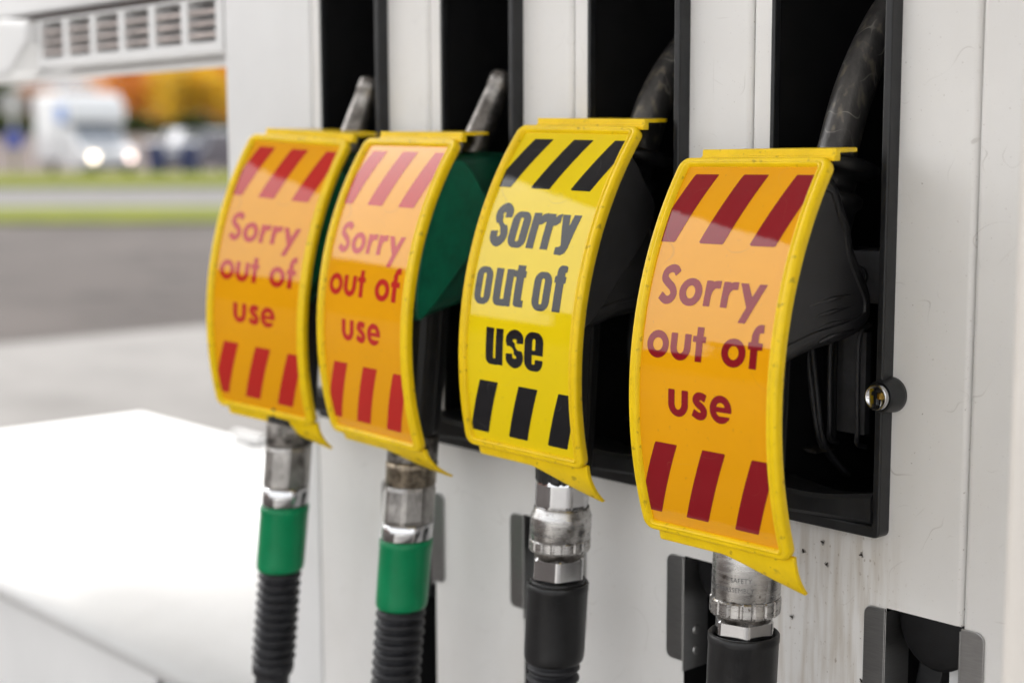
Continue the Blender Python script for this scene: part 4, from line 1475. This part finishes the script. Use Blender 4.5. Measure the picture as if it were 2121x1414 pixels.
def tree(px, s, H, rx, rz_, cz, mm, label, name="autumn_tree", n=2600, leaf=0.34, group="trees beyond the road", cat="tree"):
    t = thing(name, label, cat, at(px, s, 0.0), group=group)
    m = MB()
    m.tube([(0, 0, 0), (0.05, 0, cz * 0.4), (0.0, 0.06, cz * 0.8), (0.05, 0, cz + rz_ * 0.4)], [0.20, 0.15, 0.10, 0.03], 10)
    for q in range(7):
        a = q * 2.4
        z0 = cz * (0.5 + 0.07 * q)
        m.tube([(0, 0, z0), (rx * 0.35 * math.cos(a), rx * 0.35 * math.sin(a), z0 + 0.5), (rx * 0.75 * math.cos(a), rx * 0.75 * math.sin(a), z0 + 1.2)], [0.08, 0.05, 0.015], 6)
    m.build("trunk", MT['bark'], t)
    m = MB()
    vs_, fs = [], []
    cl = rng.normal(size=(26, 3))
    cl /= np.linalg.norm(cl, axis=1)[:, None]
    cl *= rng.uniform(0.35, 0.95, (26, 1))
    for i in range(n):
        c = cl[rng.integers(26)] + rng.normal(size=3) * 0.20
        p = c * np.array([rx, rx, rz_]) + np.array([0, 0, cz])
        if p[2] < 0.3:
            continue
        a, b = rng.normal(size=3), rng.normal(size=3)
        a /= np.linalg.norm(a)
        b = np.cross(a, b); b /= np.linalg.norm(b)
        l = leaf * rng.uniform(0.6, 1.3)
        o = len(vs_)
        vs_ += [p - a * l * .5, p + b * l * .3, p + a * l * .5, p - b * l * .3]
        fs.append((o, o + 1, o + 2, o + 3))
    m.add(vs_, fs)
    m.build("crown", MT[mm], t, fix=False)
    return t


tree(290, 88, 7, 2.7, 2.7, 2.9, 'leaf_orange', "orange leaved tree behind the white van")
tree(395, 85, 7, 2.5, 2.5, 2.7, 'leaf_yellow', "yellow leaved tree right of the orange tree, above the dark car")
tree(470, 89, 7, 2.2, 2.8, 2.9, 'leaf_orange', "orange brown tree half hidden by the white column")
tree(85, 95, 6, 1.7, 1.2, 1.9, 'leaf_rust', "rust coloured low tree left behind the van", "rust_tree")
tree(-10, 84, 7, 1.6, 2.4, 2.2, 'leaf_green', "green tree at the left picture edge", "green_tree")
tree(-120, 90, 7, 2.6, 3.0, 3.4, 'leaf_green', "dark green tree outside the left picture edge", "green_tree")

m = MB()                                   # hedge behind the road
vs_, fs = [], []
for i in range(9000):
    px = rng.uniform(-260, 520)
    s = rng.uniform(82.2, 83.8)
    h = rng.uniform(0.0, 1.0) ** 0.8 * (0.85 + 0.25 * math.sin(px * 0.05))
    p = np.array(at(px, s, h))
    a, b = rng.normal(size=3), rng.normal(size=3)
    a /= np.linalg.norm(a); b = np.cross(a, b); b /= np.linalg.norm(b)
    l = 0.3 * rng.uniform(0.6, 1.3)
    o = len(vs_)
    vs_ += [p - a * l * .5, p + b * l * .3, p + a * l * .5, p - b * l * .3]
    fs.append((o, o + 1, o + 2, o + 3))
m.add(vs_, fs)
tag(m.build("hedge", MT['leaf_green'], fix=False), "low dark green hedge along the far road behind the vehicles", "hedge")


def house(px, s, w, dpt, hw, hr, label, rz=0.0):
    t = thing("house", label, "house", at(px, s, 0.0), group="houses behind the trees", rz=YAW + rz)
    m = MB()
    m.box(-w / 2, w / 2, 0, dpt, -0.2, hw)
    m.build("wall", MT['brick'], t)
    m = MB()
    m.prism([(-0.4, hw - 0.1), (dpt / 2, hr), (dpt + 0.4, hw - 0.1), (dpt / 2, hr - 0.2)], -w / 2 - 0.3, w / 2 + 0.3, lambda y, z, x: (x, y, z))
    m.prism([(0.0, hw), (dpt / 2, hr - 0.3), (dpt, hw)], -w / 2 + 0.02, w / 2 - 0.02, lambda y, z, x: (x, y, z))
    rf = m.build("roof", MT['slate'], t)
    m = MB()
    m.box(w * 0.2, w * 0.2 + 0.9, dpt / 2 - 0.4, dpt / 2 + 0.4, hr - 0.6, hr + 1.1)
    m.build("chimney", MT['brick'], rf)
    nx = int(w // 3)
    for fl in range(2):
        for i in range(nx):
            x = -w / 2 + (i + 0.5) * w / nx
            z = 0.9 + fl * 2.6
            if z + 1.2 > hw:
                continue
            m = MB()
            for a in ((x - 0.6, x + 0.6, z, z + 0.08), (x - 0.6, x + 0.6, z + 1.12, z + 1.2), (x - 0.6, x - 0.52, z + 0.08, z + 1.12), (x + 0.52, x + 0.6, z + 0.08, z + 1.12)):
                m.box(a[0], a[1], -0.06, -0.004, a[2], a[3])
            wn = m.build("window", MT['white'], t)
            m = MB()
            m.box(x - 0.52, x + 0.52, -0.03, -0.006, z + 0.08, z + 1.12)
            m.build("pane", MT['winglass'], wn)
    m = MB()
    m.box(-0.5, 0.5, -0.06, -0.004, 0.0, 2.05)
    m.build("door", MT['vanwhite'], t)
    return t


house(140, 106, 13, 8, 3.3, 5.9, "brick house with grey roof behind the white van")
house(560, 112, 14, 8, 5.0, 8.4, "brick house with grey roof mostly hidden by the white column", 0.1)
house(-420, 108, 15, 8, 5.0, 8.2, "brick house with grey roof beyond the left picture edge", -0.1)

# low shop front and trees out to the front left: seen only as a dark skyline in the glossy signs
def shop(x, y, w, h, yaw, label):
    t = thing("shop_building", label, "building", (x, y, 0), rz=yaw)
    m = MB()
    m.box(-w / 2, w / 2, 0, 7, -0.1, h)
    m.build("wall", MT['brick'], t)
    m = MB()
    m.box(-w / 2 - 0.2, w / 2 + 0.2, -0.3, 7.2, h + 0.003, h + 0.35)
    m.build("roof", MT['slate'], t)
    m = MB()
    m.box(-w / 2 + 0.6, w / 2 - 0.6, -0.05, -0.004, 0.4, 2.4)
    m.build("shop_window", MT['winglass'], t)
    m = MB()
    m.box(w / 2 - 0.5, w / 2 - 0.1, -0.06, -0.004, 0.05, 2.1)
    m.build("door", MT['vanwhite'], t)
    return t
shop(-42, -27, 9, 3.2, rad(125 + 180), "low flat-roofed shop across the road, seen only mirrored in the signs")
shop(-36, -40, 12, 2.7, rad(140 + 180), "lower flat-roofed store beside the shop, seen only mirrored in the signs")
shop(-26, -19, 5, 5.2, rad(125 + 180), "tall narrow kiosk across the road, seen only mirrored in the signs")
shop(-25, -33, 8, 4.4, rad(140 + 180), "square store at the far corner, seen only mirrored in the signs")
